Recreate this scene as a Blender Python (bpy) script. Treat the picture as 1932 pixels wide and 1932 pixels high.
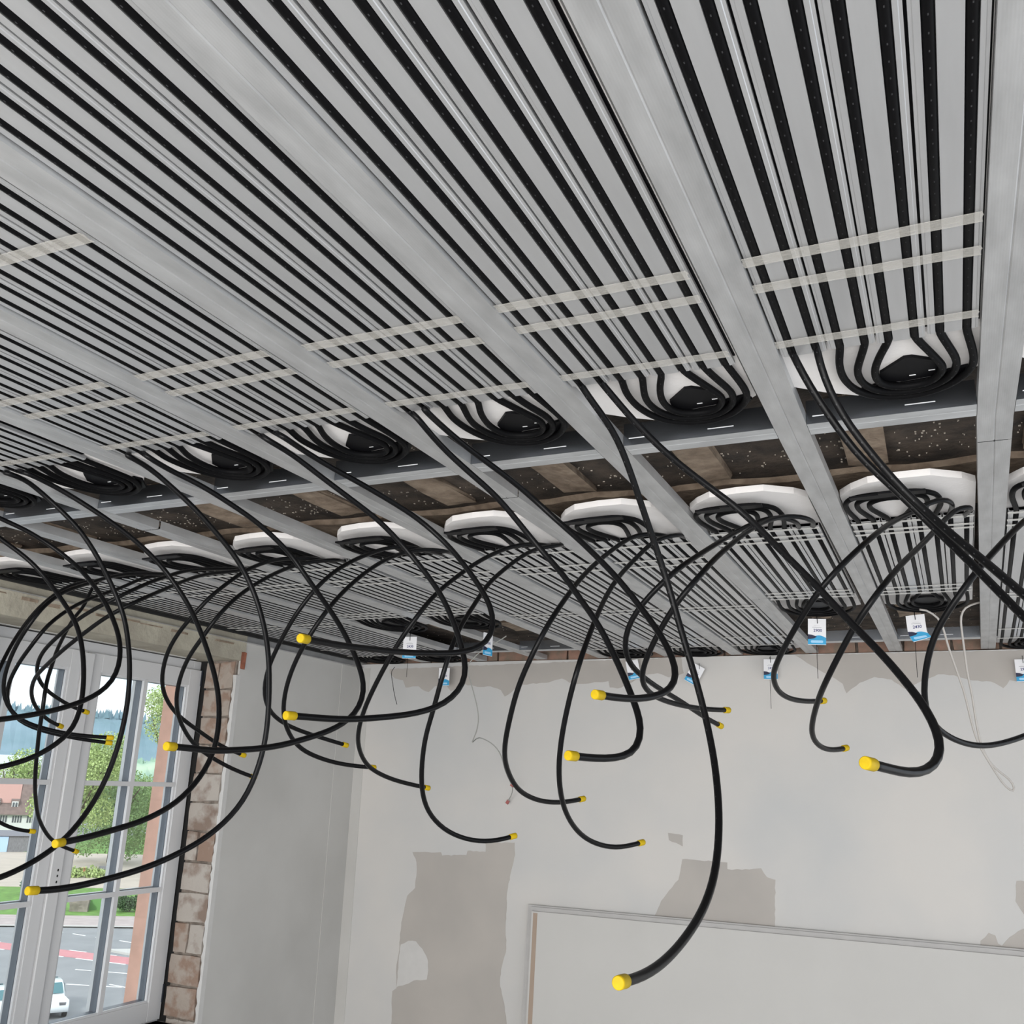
import bpy, bmesh, math, random
from mathutils import Vector, Matrix, noise
C = bpy.context.scene.collection
for o in list(bpy.data.objects): bpy.data.objects.remove(o)
random.seed(4)
R = math.radians
PI = math.pi

# ------------------------------------------------------------------ camera, light, exposure
F_PX = 1779.6
cam_d = bpy.data.cameras.new('camera'); cam = bpy.data.objects.new('camera', cam_d); C.objects.link(cam)
cam_d.sensor_fit = 'HORIZONTAL'; cam_d.sensor_width = 36.0; cam_d.lens = F_PX / 1932 * 36.0
cam_d.clip_start = 0.02; cam_d.clip_end = 4000
EYE = 1.75
yaw, pitch, roll = -0.4342, 0.2809, 0.0345
fwd = Vector((math.sin(yaw)*math.cos(pitch), math.cos(yaw)*math.cos(pitch), math.sin(pitch)))
rt0 = Vector((math.cos(yaw), -math.sin(yaw), 0)); up0 = rt0.cross(fwd)
rt = rt0*math.cos(roll) + up0*math.sin(roll); upv = -rt0*math.sin(roll) + up0*math.cos(roll)
m = Matrix.Identity(4)
for i in range(3): m[i][0] = rt[i]; m[i][1] = upv[i]; m[i][2] = -fwd[i]
m[2][3] = EYE
cam.matrix_world = m
bpy.context.scene.camera = cam

vs = bpy.context.scene.view_settings
vs.view_transform = 'Standard'; vs.look = 'None'; vs.gamma = 1.0; vs.use_curve_mapping = False
vs.exposure = 0.9
bpy.context.scene.display_settings.display_device = 'sRGB'

w = bpy.data.worlds.new('sky'); bpy.context.scene.world = w; w.use_nodes = True
nt = w.node_tree; nt.nodes.clear(); N = nt.nodes; LK = nt.links
out = N.new('ShaderNodeOutputWorld'); bg = N.new('ShaderNodeBackground')
tc = N.new('ShaderNodeTexCoord'); mp = N.new('ShaderNodeMapping'); mp.inputs['Scale'].default_value = (1, 1, 2.4)
nz = N.new('ShaderNodeTexNoise'); nz.inputs['Scale'].default_value = 2.6; nz.inputs['Detail'].default_value = 6
cr = N.new('ShaderNodeValToRGB')
cr.color_ramp.elements[0].position = .36; cr.color_ramp.elements[0].color = (.48, .68, .90, 1)
cr.color_ramp.elements[1].position = .56; cr.color_ramp.elements[1].color = (1, 1, 1, 1)
LK.new(tc.outputs['Generated'], mp.inputs[0]); LK.new(mp.outputs[0], nz.inputs[0]); LK.new(nz.outputs['Fac'], cr.inputs[0])
LK.new(cr.outputs[0], bg.inputs[0]); LK.new(bg.outputs[0], out.inputs[0])
bg.inputs[1].default_value = 1.0

# hazy sun behind the photographer: it falls in through the open rear side onto the floor
sd = bpy.data.lights.new('sun', 'SUN'); sd.energy = 1.25; sd.angle = R(8); sd.color = (1, .97, .93)
so = bpy.data.objects.new('sun', sd); C.objects.link(so); so.rotation_mode = 'QUATERNION'; so.rotation_quaternion = Vector((.16, -.85, .52)).to_track_quat('Z', 'Y')

# added fill: unseen area light at the open rear, brightening wall and ceiling
ad = bpy.data.lights.new('rear_fill', 'AREA'); ad.shape = 'RECTANGLE'; ad.size = 5.5; ad.size_y = 2.2; ad.energy = 165; ad.color = (1, .972, .94)
ao = bpy.data.objects.new('rear_fill', ad); C.objects.link(ao); ao.location = (-.3, -3.0, 1.25); ao.rotation_euler = (R(90), 0, 0)

# ------------------------------------------------------------------ materials
MATS = {}
def mat(name, col, rough=.6, metal=0., noise_amt=0., noise_scale=8., bump=0., bump_scale=60., col2=None, spec=.5,
        thr=None, coords='Object', stretch=(1, 1, 1), alpha=1., detail=4.):
    if name in MATS: return MATS[name]
    M = bpy.data.materials.new(name); M.use_nodes = True
    t = M.node_tree; b = t.nodes['Principled BSDF']
    b.inputs['Roughness'].default_value = rough; b.inputs['Metallic'].default_value = metal
    b.inputs['Specular IOR Level'].default_value = spec; b.inputs['Alpha'].default_value = alpha
    b.inputs['Base Color'].default_value = (*col, 1)
    if noise_amt or col2 or bump:
        tcn = t.nodes.new('ShaderNodeTexCoord'); mpn = t.nodes.new('ShaderNodeMapping')
        mpn.inputs['Scale'].default_value = stretch
        t.links.new(tcn.outputs[coords], mpn.inputs[0])
    if noise_amt or col2:
        n = t.nodes.new('ShaderNodeTexNoise'); n.inputs['Scale'].default_value = noise_scale; n.inputs['Detail'].default_value = detail
        t.links.new(mpn.outputs[0], n.inputs[0])
        r = t.nodes.new('ShaderNodeValToRGB')
        c2 = col2 if col2 else tuple(max(0, c*(1-noise_amt)) for c in col)
        p0, p1 = thr if thr else (.35, .65)
        r.color_ramp.elements[0].position = p0; r.color_ramp.elements[1].position = p1
        r.color_ramp.elements[0].color = (*c2, 1); r.color_ramp.elements[1].color = (*col, 1)
        t.links.new(n.outputs['Fac'], r.inputs[0]); t.links.new(r.outputs[0], b.inputs['Base Color'])
    if bump:
        n2 = t.nodes.new('ShaderNodeTexNoise'); n2.inputs['Scale'].default_value = bump_scale; n2.inputs['Detail'].default_value = 5
        t.links.new(mpn.outputs[0], n2.inputs[0])
        bn = t.nodes.new('ShaderNodeBump'); bn.inputs['Strength'].default_value = bump; bn.inputs['Distance'].default_value = .01
        t.links.new(n2.outputs['Fac'], bn.inputs['Height']); t.links.new(bn.outputs[0], b.inputs['Normal'])
    MATS[name] = M
    return M

def rail_mat(name, col, metal, rough, axis='X', ridge=True):
    M = mat(name, col, rough, metal)
    t = M.node_tree; b = t.nodes['Principled BSDF']
    tcn = t.nodes.new('ShaderNodeTexCoord')
    n = t.nodes.new('ShaderNodeTexNoise'); n.inputs['Scale'].default_value = 9; n.inputs['Detail'].default_value = 6
    mpn = t.nodes.new('ShaderNodeMapping'); mpn.inputs['Scale'].default_value = (3, .8, 1) if axis == 'X' else (.8, 3, 1)
    t.links.new(tcn.outputs['Object'], mpn.inputs[0]); t.links.new(mpn.outputs[0], n.inputs[0])
    r = t.nodes.new('ShaderNodeValToRGB')
    r.color_ramp.elements[0].position = .3; r.color_ramp.elements[0].color = (*[c*.74 for c in col], 1)
    r.color_ramp.elements[1].position = .7; r.color_ramp.elements[1].color = (*col, 1)
    t.links.new(n.outputs['Fac'], r.inputs[0]); t.links.new(r.outputs[0], b.inputs['Base Color'])
    if ridge:
        wv = t.nodes.new('ShaderNodeTexWave'); wv.wave_type = 'BANDS'; wv.bands_direction = axis
        wv.inputs['Scale'].default_value = 85; wv.inputs['Distortion'].default_value = 0
        t.links.new(tcn.outputs['Object'], wv.inputs[0])
        bn = t.nodes.new('ShaderNodeBump'); bn.inputs['Strength'].default_value = .05; bn.inputs['Distance'].default_value = .002
        t.links.new(wv.outputs['Fac'], bn.inputs['Height']); t.links.new(bn.outputs[0], b.inputs['Normal'])
    return M

def pipe_mat(name, rough, spec):
    M = mat(name, (.0045, .0045, .005), rough, 0, spec=spec)
    t = M.node_tree; b = t.nodes['Principled BSDF']
    uv = t.nodes.new('ShaderNodeUVMap'); sp = t.nodes.new('ShaderNodeSeparateXYZ')
    t.links.new(uv.outputs[0], sp.inputs[0])
    def mth(op, a, v=None, b2=None):
        n = t.nodes.new('ShaderNodeMath'); n.operation = op
        if hasattr(a, 'links') or hasattr(a, 'is_linked'): t.links.new(a, n.inputs[0])
        else: n.inputs[0].default_value = a
        if b2 is not None: t.links.new(b2, n.inputs[1])
        elif v is not None: n.inputs[1].default_value = v
        return n.outputs[0]
    u = mth('ABSOLUTE', mth('SUBTRACT', sp.outputs[0], .5)); u = mth('LESS_THAN', u, .018)
    v = mth('LESS_THAN', mth('FRACT', mth('MULTIPLY', sp.outputs[1], 38.)), .12)
    both = mth('MULTIPLY', u, None, v)
    mx = t.nodes.new('ShaderNodeMix'); mx.data_type = 'RGBA'
    mx.inputs[6].default_value = (.0045, .0045, .005, 1); mx.inputs[7].default_value = (.045, .045, .048, 1)
    t.links.new(both, mx.inputs[0]); t.links.new(mx.outputs[2], b.inputs['Base Color'])
    return M

STEEL = rail_mat('galvanised_steel', (.55, .555, .56), .5, .40)
STEELX = rail_mat('galvanised_steel_cross', (.66, .68, .70), .6, .35, 'Y', False)
ALU = mat('aluminium_sheet', (.595, .60, .61), .36, .65, noise_amt=.08, noise_scale=5, stretch=(8, .6, 1))
PIPE = pipe_mat('black_pipe', .5, .05); HOSE = pipe_mat('black_hose', .3, .13)
BLK = mat('black_plastic', (.005, .005, .006), .45, spec=.08)
TAPE2 = mat('white_tape', (.74, .73, .70), .7, noise_amt=.08, noise_scale=40, alpha=.6)
YEL = mat('yellow_cap', (.50, .345, .008), .5, spec=.15, noise_amt=.15, noise_scale=60)
FOAM = mat('white_insulation', (.80, .78, .77), .8, noise_amt=.05, noise_scale=12, bump=.1, bump_scale=90)
TAPE = mat('masking_tape', (.68, .66, .61), .7, noise_amt=.25, noise_scale=45, stretch=(1, 14, 1), alpha=.34)
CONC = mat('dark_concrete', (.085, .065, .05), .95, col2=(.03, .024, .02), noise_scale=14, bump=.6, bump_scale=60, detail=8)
SPECK = mat('plaster_speck', (.45, .40, .34), .9)
TAN = mat('tan_render', (.30, .235, .175), .95, col2=(.17, .125, .09), noise_scale=22, bump=.5, bump_scale=50, detail=8)
BRICKT = mat('old_brick', (.34, .20, .15), .9, col2=(.22, .17, .13), noise_scale=18, bump=.5, bump_scale=45, detail=8)
REVEAL = mat('reveal_brick', (.27, .185, .14), .9, col2=(.36, .305, .26), noise_scale=12, bump=.5, bump_scale=40, detail=8, thr=(.44, .56))
REVEAL2 = mat('reveal_brick_pale', (.23, .17, .135), .9, col2=(.42, .38, .34), noise_scale=10, bump=.5, bump_scale=40, detail=8, thr=(.46, .62))
MORTAR = mat('mortar', (.27, .23, .195), .95, col2=(.15, .125, .105), noise_scale=30, bump=.6, bump_scale=60)
LINTEL = mat('lintel_render', (.44, .41, .33), .95, col2=(.34, .31, .25), noise_scale=7, bump=.4, bump_scale=50, detail=8)
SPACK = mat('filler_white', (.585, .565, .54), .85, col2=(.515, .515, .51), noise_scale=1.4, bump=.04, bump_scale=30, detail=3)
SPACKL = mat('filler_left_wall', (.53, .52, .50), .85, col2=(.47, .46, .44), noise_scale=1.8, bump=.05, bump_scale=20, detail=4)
RAW = mat('raw_plasterboard', (.44, .41, .38), .9, col2=(.40, .375, .35), noise_scale=3, detail=3)
TROWEL = mat('filler_smear', (.58, .57, .555), .85, noise_amt=.05, noise_scale=18)
SHEET = mat('plasterboard_face', (.53, .52, .50), .85, noise_amt=.03, noise_scale=3)
SHEETE = mat('plasterboard_edge_and_shade', (.46, .45, .44), .85, noise_amt=.06, noise_scale=20)
BROWN = mat('brown_paper', (.36, .28, .22), .9)
FLOORM = mat('screed_floor', (.72, .71, .695), .9, noise_amt=.1, noise_scale=2)
WINW = mat('window_white', (.60, .60, .605), .35)
WINS = mat('window_seal', (.03, .035, .045), .5)
SPACER = mat('glazing_spacer', (.10, .115, .14), .4)
HOLE = mat('dark_hole', (.01, .01, .01), .9)
PAPER = mat('tag_paper', (.80, .80, .82), .6)
BLUE = mat('tag_blue', (.03, .33, .60), .6)
LBLUE = mat('tag_light_blue', (.35, .62, .85), .6)
NAVY = mat('tag_navy', (.012, .016, .05), .6)
INK = mat('tag_ink', (.02, .02, .16), .6)
GREYP = mat('tag_grey_print', (.42, .42, .45), .6)
WCAB = mat('white_cable', (.42, .395, .37), .5)
GCAB = mat('grey_wire', (.33, .33, .31), .5)
REDC = mat('red_connector', (.35, .10, .09), .5)
SALMON = mat('salmon_sandstone', (.85, .50, .38), .85, noise_amt=.12, noise_scale=14)

gl = bpy.data.materials.new('window_glass'); gl.use_nodes = True
_t = gl.node_tree; _t.nodes.clear()
_o = _t.nodes.new('ShaderNodeOutputMaterial'); _tr = _t.nodes.new('ShaderNodeBsdfTransparent'); _g = _t.nodes.new('ShaderNodeBsdfGlossy')
_tr.inputs[0].default_value = (.95, .97, .97, 1); _g.inputs['Roughness'].default_value = .03
_lw = _t.nodes.new('ShaderNodeLayerWeight'); _p = _t.nodes.new('ShaderNodeMath'); _p.operation = 'POWER'; _p.inputs[1].default_value = 4
_f = _t.nodes.new('ShaderNodeMath'); _f.operation = 'MULTIPLY_ADD'; _f.inputs[1].default_value = .7; _f.inputs[2].default_value = .04
_t.links.new(_lw.outputs['Facing'], _p.inputs[0]); _t.links.new(_p.outputs[0], _f.inputs[0])
_m = _t.nodes.new('ShaderNodeMixShader'); _t.links.new(_f.outputs[0], _m.inputs[0]); _t.links.new(_tr.outputs[0], _m.inputs[1]); _t.links.new(_g.outputs[0], _m.inputs[2])
_t.links.new(_m.outputs[0], _o.inputs[0])
GLASS = gl

# ------------------------------------------------------------------ mesh helpers
def quadface(bm, vs):
    try: return bm.faces.new(vs)
    except ValueError: return None
def box(bm, x0, x1, y0, y1, z0, z1, jit=0.):
    j = lambda: random.uniform(-jit, jit) if jit else 0.
    v = [bm.verts.new((x + j(), y + j(), z + j())) for x in (x0, x1) for y in (y0, y1) for z in (z0, z1)]
    for a in ((0, 1, 3, 2), (4, 6, 7, 5), (0, 4, 5, 1), (2, 3, 7, 6), (0, 2, 6, 4), (1, 5, 7, 3)):
        bm.faces.new([v[i] for i in a])
    return v
def extr(bm, poly, a0, a1, axis='y'):
    """closed 2D polygon (u,v) pulled along an axis: y -> (u,a,v); x -> (a,u,v); z -> (u,v,a)"""
    def P(u, v, a): return {'y': (u, a, v), 'x': (a, u, v), 'z': (u, v, a)}[axis]
    A = [bm.verts.new(P(u, v, a0)) for u, v in poly]; B = [bm.verts.new(P(u, v, a1)) for u, v in poly]
    n = len(poly)
    for i in range(n): bm.faces.new((A[i], A[(i+1) % n], B[(i+1) % n], B[i]))
    bm.faces.new(A[::-1]); bm.faces.new(B)
def fin(bm): bmesh.ops.recalc_face_normals(bm, faces=bm.faces[:])
def obj(name, bm, material, parent=None, loc=None, smooth=False, bevel=0.):
    fin(bm)
    if bevel:
        bmesh.ops.bevel(bm, geom=bm.edges[:], offset=bevel, segments=1, affect='EDGES', profile=.5)
    me = bpy.data.meshes.new(name); bm.to_mesh(me); bm.free()
    if smooth:
        for p in me.polygons: p.use_smooth = True
    me.materials.append(material)
    o = bpy.data.objects.new(name, me); C.objects.link(o)
    if parent: o.parent = parent
    if loc: o.location = loc
    return o
def tag(o, label=None, cat=None, group=None, kind=None):
    if label: o['label'] = label
    if cat: o['category'] = cat
    if group: o['group'] = group
    if kind: o['kind'] = kind
    return o
def empty(name, loc=(0, 0, 0), rz=0.):
    o = bpy.data.objects.new(name, None); C.objects.link(o); o.location = loc; o.rotation_euler = (0, 0, rz)
    o.empty_display_size = .05
    return o
def share(name, me, parent, loc=(0, 0, 0), rot=(0, 0, 0)):
    o = bpy.data.objects.new(name, me); C.objects.link(o); o.parent = parent; o.location = loc; o.rotation_euler = rot
    return o
def mesh_of(name, bm, material, smooth=False):
    fin(bm); me = bpy.data.meshes.new(name); bm.to_mesh(me); bm.free(); me.materials.append(material)
    if smooth:
        for p in me.polygons: p.use_smooth = True
    return me

def catmull(P, step):
    P = [Vector(p) for p in P]; out = []
    Q = [P[0]*2 - P[1]] + P + [P[-1]*2 - P[-2]]
    for i in range(1, len(Q)-2):
        a, b, c, d = Q[i-1:i+3]
        # centripetal-like: plain Catmull-Rom with the segment split by its length
        n = max(1, int((c-b).length/step))
        for k in range(n):
            t = k/n
            out.append(.5*((2*b) + (c-a)*t + (2*a-5*b+4*c-d)*t*t + (3*b-a-3*c+d)*t**3))
    out.append(P[-1]); return out
def relax(P, it):
    for _ in range(it):
        P = [P[0], P[1]] + [P[i]*.5 + (P[i-1]+P[i+1])*.25 for i in range(2, len(P)-1)] + [P[-1]]
    return P
def tube(bm, P, r, n=10, cap=True):
    P = [Vector(p) for p in P]; uvl = bm.loops.layers.uv.verify()
    T = [(P[min(i+1, len(P)-1)] - P[max(i-1, 0)]).normalized() for i in range(len(P))]
    ref = Vector((0, 0, -1)) if abs(T[0].z) < .9 else Vector((1, 0, 0))
    nrm = (ref - T[0]*ref.dot(T[0])).normalized(); rings = []; L = 0; Ls = []
    for i, p in enumerate(P):
        if i:
            nrm = (nrm - T[i]*nrm.dot(T[i])).normalized(); L += (p-P[i-1]).length
        bn = T[i].cross(nrm); Ls.append(L)
        rings.append([bm.verts.new(p + (nrm*math.cos(PI+2*PI*k/n) + bn*math.sin(PI+2*PI*k/n))*r) for k in range(n)])
    for i in range(len(P)-1):
        for k in range(n):
            k2 = (k+1) % n
            f = bm.faces.new((rings[i][k], rings[i][k2], rings[i+1][k2], rings[i+1][k])); f.smooth = True
            for lp, (u, v) in zip(f.loops, ((k/n, Ls[i]), ((k+1)/n, Ls[i]), ((k+1)/n, Ls[i+1]), (k/n, Ls[i+1]))):
                lp[uvl].uv = (u, v)
    if cap: bm.faces.new(rings[0][::-1]); bm.faces.new(rings[-1])
def tube_obj(name, P, r, material, parent=None, n=10, loc=None):
    bm = bmesh.new(); tube(bm, P, r, n)
    bmesh.ops.recalc_face_normals(bm, faces=bm.faces[:]); me = bpy.data.meshes.new(name); bm.to_mesh(me); bm.free(); me.materials.append(material)
    o = bpy.data.objects.new(name, me); C.objects.link(o)
    if parent: o.parent = parent
    if loc: o.location = loc
    return o

# ------------------------------------------------------------------ the room shell
ZC = EYE + .7392            # underside of the ceiling rails
XW = -3.555                 # inner face of the window wall
YW = 5.355                  # face of the lining on the far wall
WY0, WY1, WZ0, WZ1 = 2.53, 4.16, .53, 2.358     # the window opening
bm = bmesh.new(); box(bm, -4.1, 3.2, -3.2, 5.7, -.12, 0)
tag(obj('floor', bm, FLOORM), kind='structure')
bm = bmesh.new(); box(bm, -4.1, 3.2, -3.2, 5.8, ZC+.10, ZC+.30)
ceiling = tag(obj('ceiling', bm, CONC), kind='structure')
bm = bmesh.new(); box(bm, -3.62, 3.2, YW, YW+.045, 0, ZC-.004)
wall_back = tag(obj('wall_back', bm, SPACK), kind='structure')
bm = bmesh.new(); box(bm, -4.1, 3.2, YW+.06, 5.7, -.05, ZC+.2)
masonry = obj('rear_masonry', bm, MORTAR, wall_back)
bm = bmesh.new()
W2 = (.28, 1.91)            # the next window along the same wall
for y0, y1, z0, z1 in ((WY1, 5.5, 0, ZC+.12), (W2[1], WY0, 0, ZC+.12), (-3.2, W2[0], 0, ZC+.12),
                       (WY0, WY1, 0, WZ0), (W2[0], W2[1], 0, WZ0)):
    box(bm, -4.05, XW, y0, y1, z0, z1)
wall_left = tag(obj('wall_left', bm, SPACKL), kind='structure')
# rough lintel and soffit above the window
bm = bmesh.new()
box(bm, -4.05, XW+.004, WY0-.25, WY1+.03, WZ1, ZC+.06); box(bm, -4.05, XW, W2[0], W2[1], WZ1, ZC+.06)
obj('lintel', bm, LINTEL, wall_left)
bm = bmesh.new(); yy = WY0-.2
while yy < WY1-.1:
    L_ = random.uniform(.03, .16); h_ = random.uniform(.003, .014); zz_ = ZC-.040+random.uniform(-.006, .004)
    box(bm, -3.60, XW+.0065, yy, yy+L_, zz_-h_, zz_, .002); yy += L_+random.uniform(.0, .10)
obj('render_edge', bm, TAN, wall_left)
bm = bmesh.new(); box(bm, -3.845, -3.77, WY0, WY1-.11, WZ1-.004, WZ1+.018, .001)
obj('head_bead', bm, SPACKL, wall_left)
# broken bit of lining beside the lintel
bm = bmesh.new(); v = box(bm, XW-.004, XW+.006, WY1+.0, WY1+.03, WZ1-.045, WZ1+.05, .006)
obj('brick_chip', bm, mat('red_brick_chip', (.33, .12, .07), .9, noise_amt=.3, noise_scale=40), wall_left)
# bricks of the far window jamb
zt = WZ1-.004; k = 0
hs = [.155, .15, .145, .15, .15, .148, .152, .15, .147, .15, .15, .15, .152]
while zt > WZ0-.1:
    h = hs[k % len(hs)]; cut = [-3.575, -3.762] if k % 3 else [-3.575, -3.68, -3.762]
    for a, b2 in zip(cut, cut[1:]):
        bm = bmesh.new()
        v = box(bm, b2+random.uniform(-.012, .004) if b2 < -3.75 else b2+.004, a-random.uniform(0, .006), WY1-.020-random.uniform(0, .008), WY1+.05, zt-h+.006, zt-.006, .003)
        bmesh.ops.subdivide_edges(bm, edges=bm.edges[:], cuts=2, use_grid_fill=True)
        for vv in bm.verts: vv.co += Vector((random.uniform(-1, 1)*.002, random.uniform(-1, 1)*.002, random.uniform(-1, 1)*.0025))
        obj('brick', bm, REVEAL if random.random() < .55 else REVEAL2, wall_left)
    zt -= h; k += 1
bm = bmesh.new(); box(bm, -3.88, -3.752, WY1-.012, WY1+.03, WZ0-.2, WZ1+.01); obj('dark_joint', bm, HOLE, wall_left)
bm = bmesh.new(); box(bm, -3.766, XW-.012, WY1-.013, WY1+.04, WZ0-.2, WZ1)
obj('mortar_bed', bm, MORTAR, wall_left)
# ragged edge of the filler where the wall face meets the bricks
bm = bmesh.new(); P = []
n = 70
for i in range(n+1):
    z = WZ0-.1 + (WZ1-WZ0+.02)*i/n
    P.append((XW-.016+random.uniform(-.009, .003), z))
poly = P + [(XW+.001, WZ1-.08), (XW+.001, WZ0-.1)]
extr(bm, poly, WY1-.022, WY1+.01, 'y'); obj('filler_edge', bm, TROWEL, wall_left)
# bricks showing above the lining of the far wall
for r_ in range(3):
    x = -3.5 - .12*(r_ % 2)
    while x < 1.3:
        wd = random.uniform(.22, .25)
        bm = bmesh.new(); v = box(bm, x, x+wd-.014, YW+.028-random.uniform(0, .008), YW+.08, ZC+.002+.068*r_, ZC+.058+.068*r_, .003)
        obj('brick', bm, BRICKT, wall_back); x += wd
WALL_PATCHES = {
 'band_right': [(-0.744,2.481),(0.409,2.480),(0.390,2.308),(0.288,2.332),(0.256,2.293),(0.204,2.326),(0.121,2.332),(0.038,2.360),(-0.036,2.366),(-0.119,2.332),(-0.198,2.292),(-0.261,2.342),(-0.344,2.357),(-0.419,2.328),(-0.464,2.295),(-0.489,2.273),(-0.505,2.323),(-0.583,2.375),(-0.663,2.425)],
 'band_left': [(-3.331,2.452),(-1.379,2.484),(-1.365,2.393),(-1.452,2.370),(-1.521,2.396),(-1.616,2.385),(-1.687,2.337),(-1.761,2.310),(-1.810,2.317),(-1.817,2.354),(-1.976,2.340),(-2.044,2.341),(-2.113,2.373),(-2.216,2.349),(-2.321,2.344),(-2.409,2.332),(-2.444,2.294),(-2.489,2.268),(-2.516,2.307),(-2.590,2.331),(-2.682,2.329),(-2.795,2.350),(-2.839,2.317),(-2.868,2.304),(-2.909,2.348),(-2.985,2.335),(-3.029,2.299),(-3.061,2.309),(-3.102,2.336),(-3.201,2.330),(-3.224,2.378),(-3.285,2.390),(-3.328,2.425)],
 'tall_left': [(-3.077,1.329),(-2.878,1.340),(-2.870,1.322),(-2.705,1.335),(-2.699,1.359),(-2.579,1.360),(-2.581,1.411),(-2.391,1.421),(-2.386,1.356),(-2.406,1.274),(-2.429,1.156),(-2.433,0.985),(-2.424,0.846),(-2.453,0.732),(-2.456,0.649),(-2.422,0.544),(-2.398,0.413),(-2.408,0.021),(-3.126,-0.088),(-3.152,0.370),(-3.159,0.545),(-3.131,0.565),(-3.141,0.691),(-3.131,0.750),(-3.126,0.927),(-3.096,1.078),(-3.044,1.127),(-3.040,1.233),(-3.052,1.293)],
 'trowel': [(-3.120,0.804),(-3.070,0.829),(-3.016,0.831),(-2.970,0.794),(-2.934,0.746),(-2.923,0.684),(-2.930,0.632),(-3.019,0.617),(-3.053,0.597),(-3.131,0.571),(-3.130,0.649),(-3.128,0.721)],
 'centre': [(-1.391,1.390),(-1.147,1.388),(-1.148,1.354),(-1.070,1.356),(-0.970,1.370),(-0.942,1.328),(-0.899,1.318),(-0.906,1.215),(-0.916,0.987),(-1.579,0.925),(-1.570,1.031),(-1.557,1.072),(-1.512,1.169),(-1.467,1.225),(-1.414,1.283)],
 'right_upper': [(0.222,1.389),(0.404,1.401),(0.390,1.240),(0.242,1.236),(0.225,1.265),(0.208,1.299)],
 'right_lower': [(0.014,0.936),(0.032,1.052),(0.042,1.111),(0.080,1.149),(0.108,1.140),(0.116,1.106),(0.131,1.098),(0.168,1.138),(0.232,1.181),(0.383,1.216),(0.356,0.972)],
 'strip_mid': [(-1.469,1.522),(-1.386,1.513),(-1.387,1.455),(-1.425,1.472),(-1.464,1.484)],
}
WHITE_CABLE = [(-0.073,4.039,2.471),(-0.049,4.051,2.468),(-0.019,4.068,2.461),(0.003,4.090,2.421),(0.017,4.123,2.339),(0.049,4.179,2.209),(0.060,4.198,2.165),(0.087,4.266,1.991),(0.120,4.307,1.911),(0.174,4.364,1.810),(0.195,4.381,1.787),(0.209,4.392,1.773),(0.219,4.389,1.798),(0.208,4.375,1.826),(0.178,4.353,1.849),(0.133,4.320,1.889),(0.100,4.274,1.983),(0.087,4.210,2.166),(0.079,4.188,2.224),(0.074,4.143,2.359),(0.072,4.113,2.450),(0.091,4.110,2.487),(0.148,4.130,2.507),(0.189,4.146,2.517)]
GREY_WIRE = [(-2.063,4.430,2.488),(-2.117,4.450,2.466),(-2.217,4.457,2.419),(-2.299,4.477,2.357),(-2.323,4.513,2.331),(-2.323,4.579,2.242),(-2.322,4.651,2.139),(-2.337,4.700,2.081),(-2.368,4.743,2.021),(-2.406,4.778,1.975),(-2.428,4.811,1.959),(-2.426,4.844,1.981),(-2.418,4.880,1.998),(-2.376,4.946,1.972),(-2.361,5.001,1.940),(-2.357,5.054,1.902),(-2.361,5.111,1.836),(-2.358,5.169,1.778),(-2.359,5.217,1.746),(-2.374,5.262,1.704),(-2.406,5.296,1.671),(-2.436,5.327,1.648)]
BENT_WIRE = [(-3.188,5.185,2.443),(-3.208,5.184,2.416),(-3.213,5.188,2.397),(-3.209,5.208,2.339),(-3.206,5.230,2.275),(-3.196,5.254,2.214)]
def ragged(pts, amp=.004, step=.02):
    out = []
    for i, p in enumerate(pts):
        q = pts[(i+1) % len(pts)]; L = math.dist(p, q); n = max(1, int(L/step))
        for k in range(n):
            t = k/n; a = amp*(0 if k == 0 else 1)
            out.append((p[0]+(q[0]-p[0])*t+random.uniform(-a, a), p[1]+(q[1]-p[1])*t+random.uniform(-a, a)))
    return out
def slab(name, pts, y0, y1, material, parent, amp=.004):
    from mathutils.geometry import tessellate_polygon
    q = ragged(pts, amp); bm = bmesh.new()
    A = [bm.verts.new((x, y0, z)) for x, z in q]; B = [bm.verts.new((x, y1, z)) for x, z in q]
    for tri in tessellate_polygon([[Vector((x, z, 0)) for x, z in q]]):
        bm.faces.new([A[i] for i in tri])
    n = len(q)
    for i in range(n): bm.faces.new((A[i], A[(i+1) % n], B[(i+1) % n], B[i]))
    return obj(name, bm, material, parent)
for k_, pts in WALL_PATCHES.items():
    if k_ == 'trowel': slab('filler_smear', pts, YW-.0016, YW, TROWEL, wall_back, .003)
    else: slab('bare_patch', pts, YW-.0008, YW, RAW, wall_back, .003)
# taped corner joint, far left
for x0, x1 in ((XW+.001, XW+.075),):
    bm = bmesh.new(); box(bm, x0, x1, YW-.003, YW, 0, ZC-.03); obj('corner_tape', bm, SPACKL, wall_back)
bm = bmesh.new(); box(bm, XW, XW+.003, YW-.22, YW, 0, ZC-.03); obj('corner_tape', bm, SPACKL, wall_left)

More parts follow.
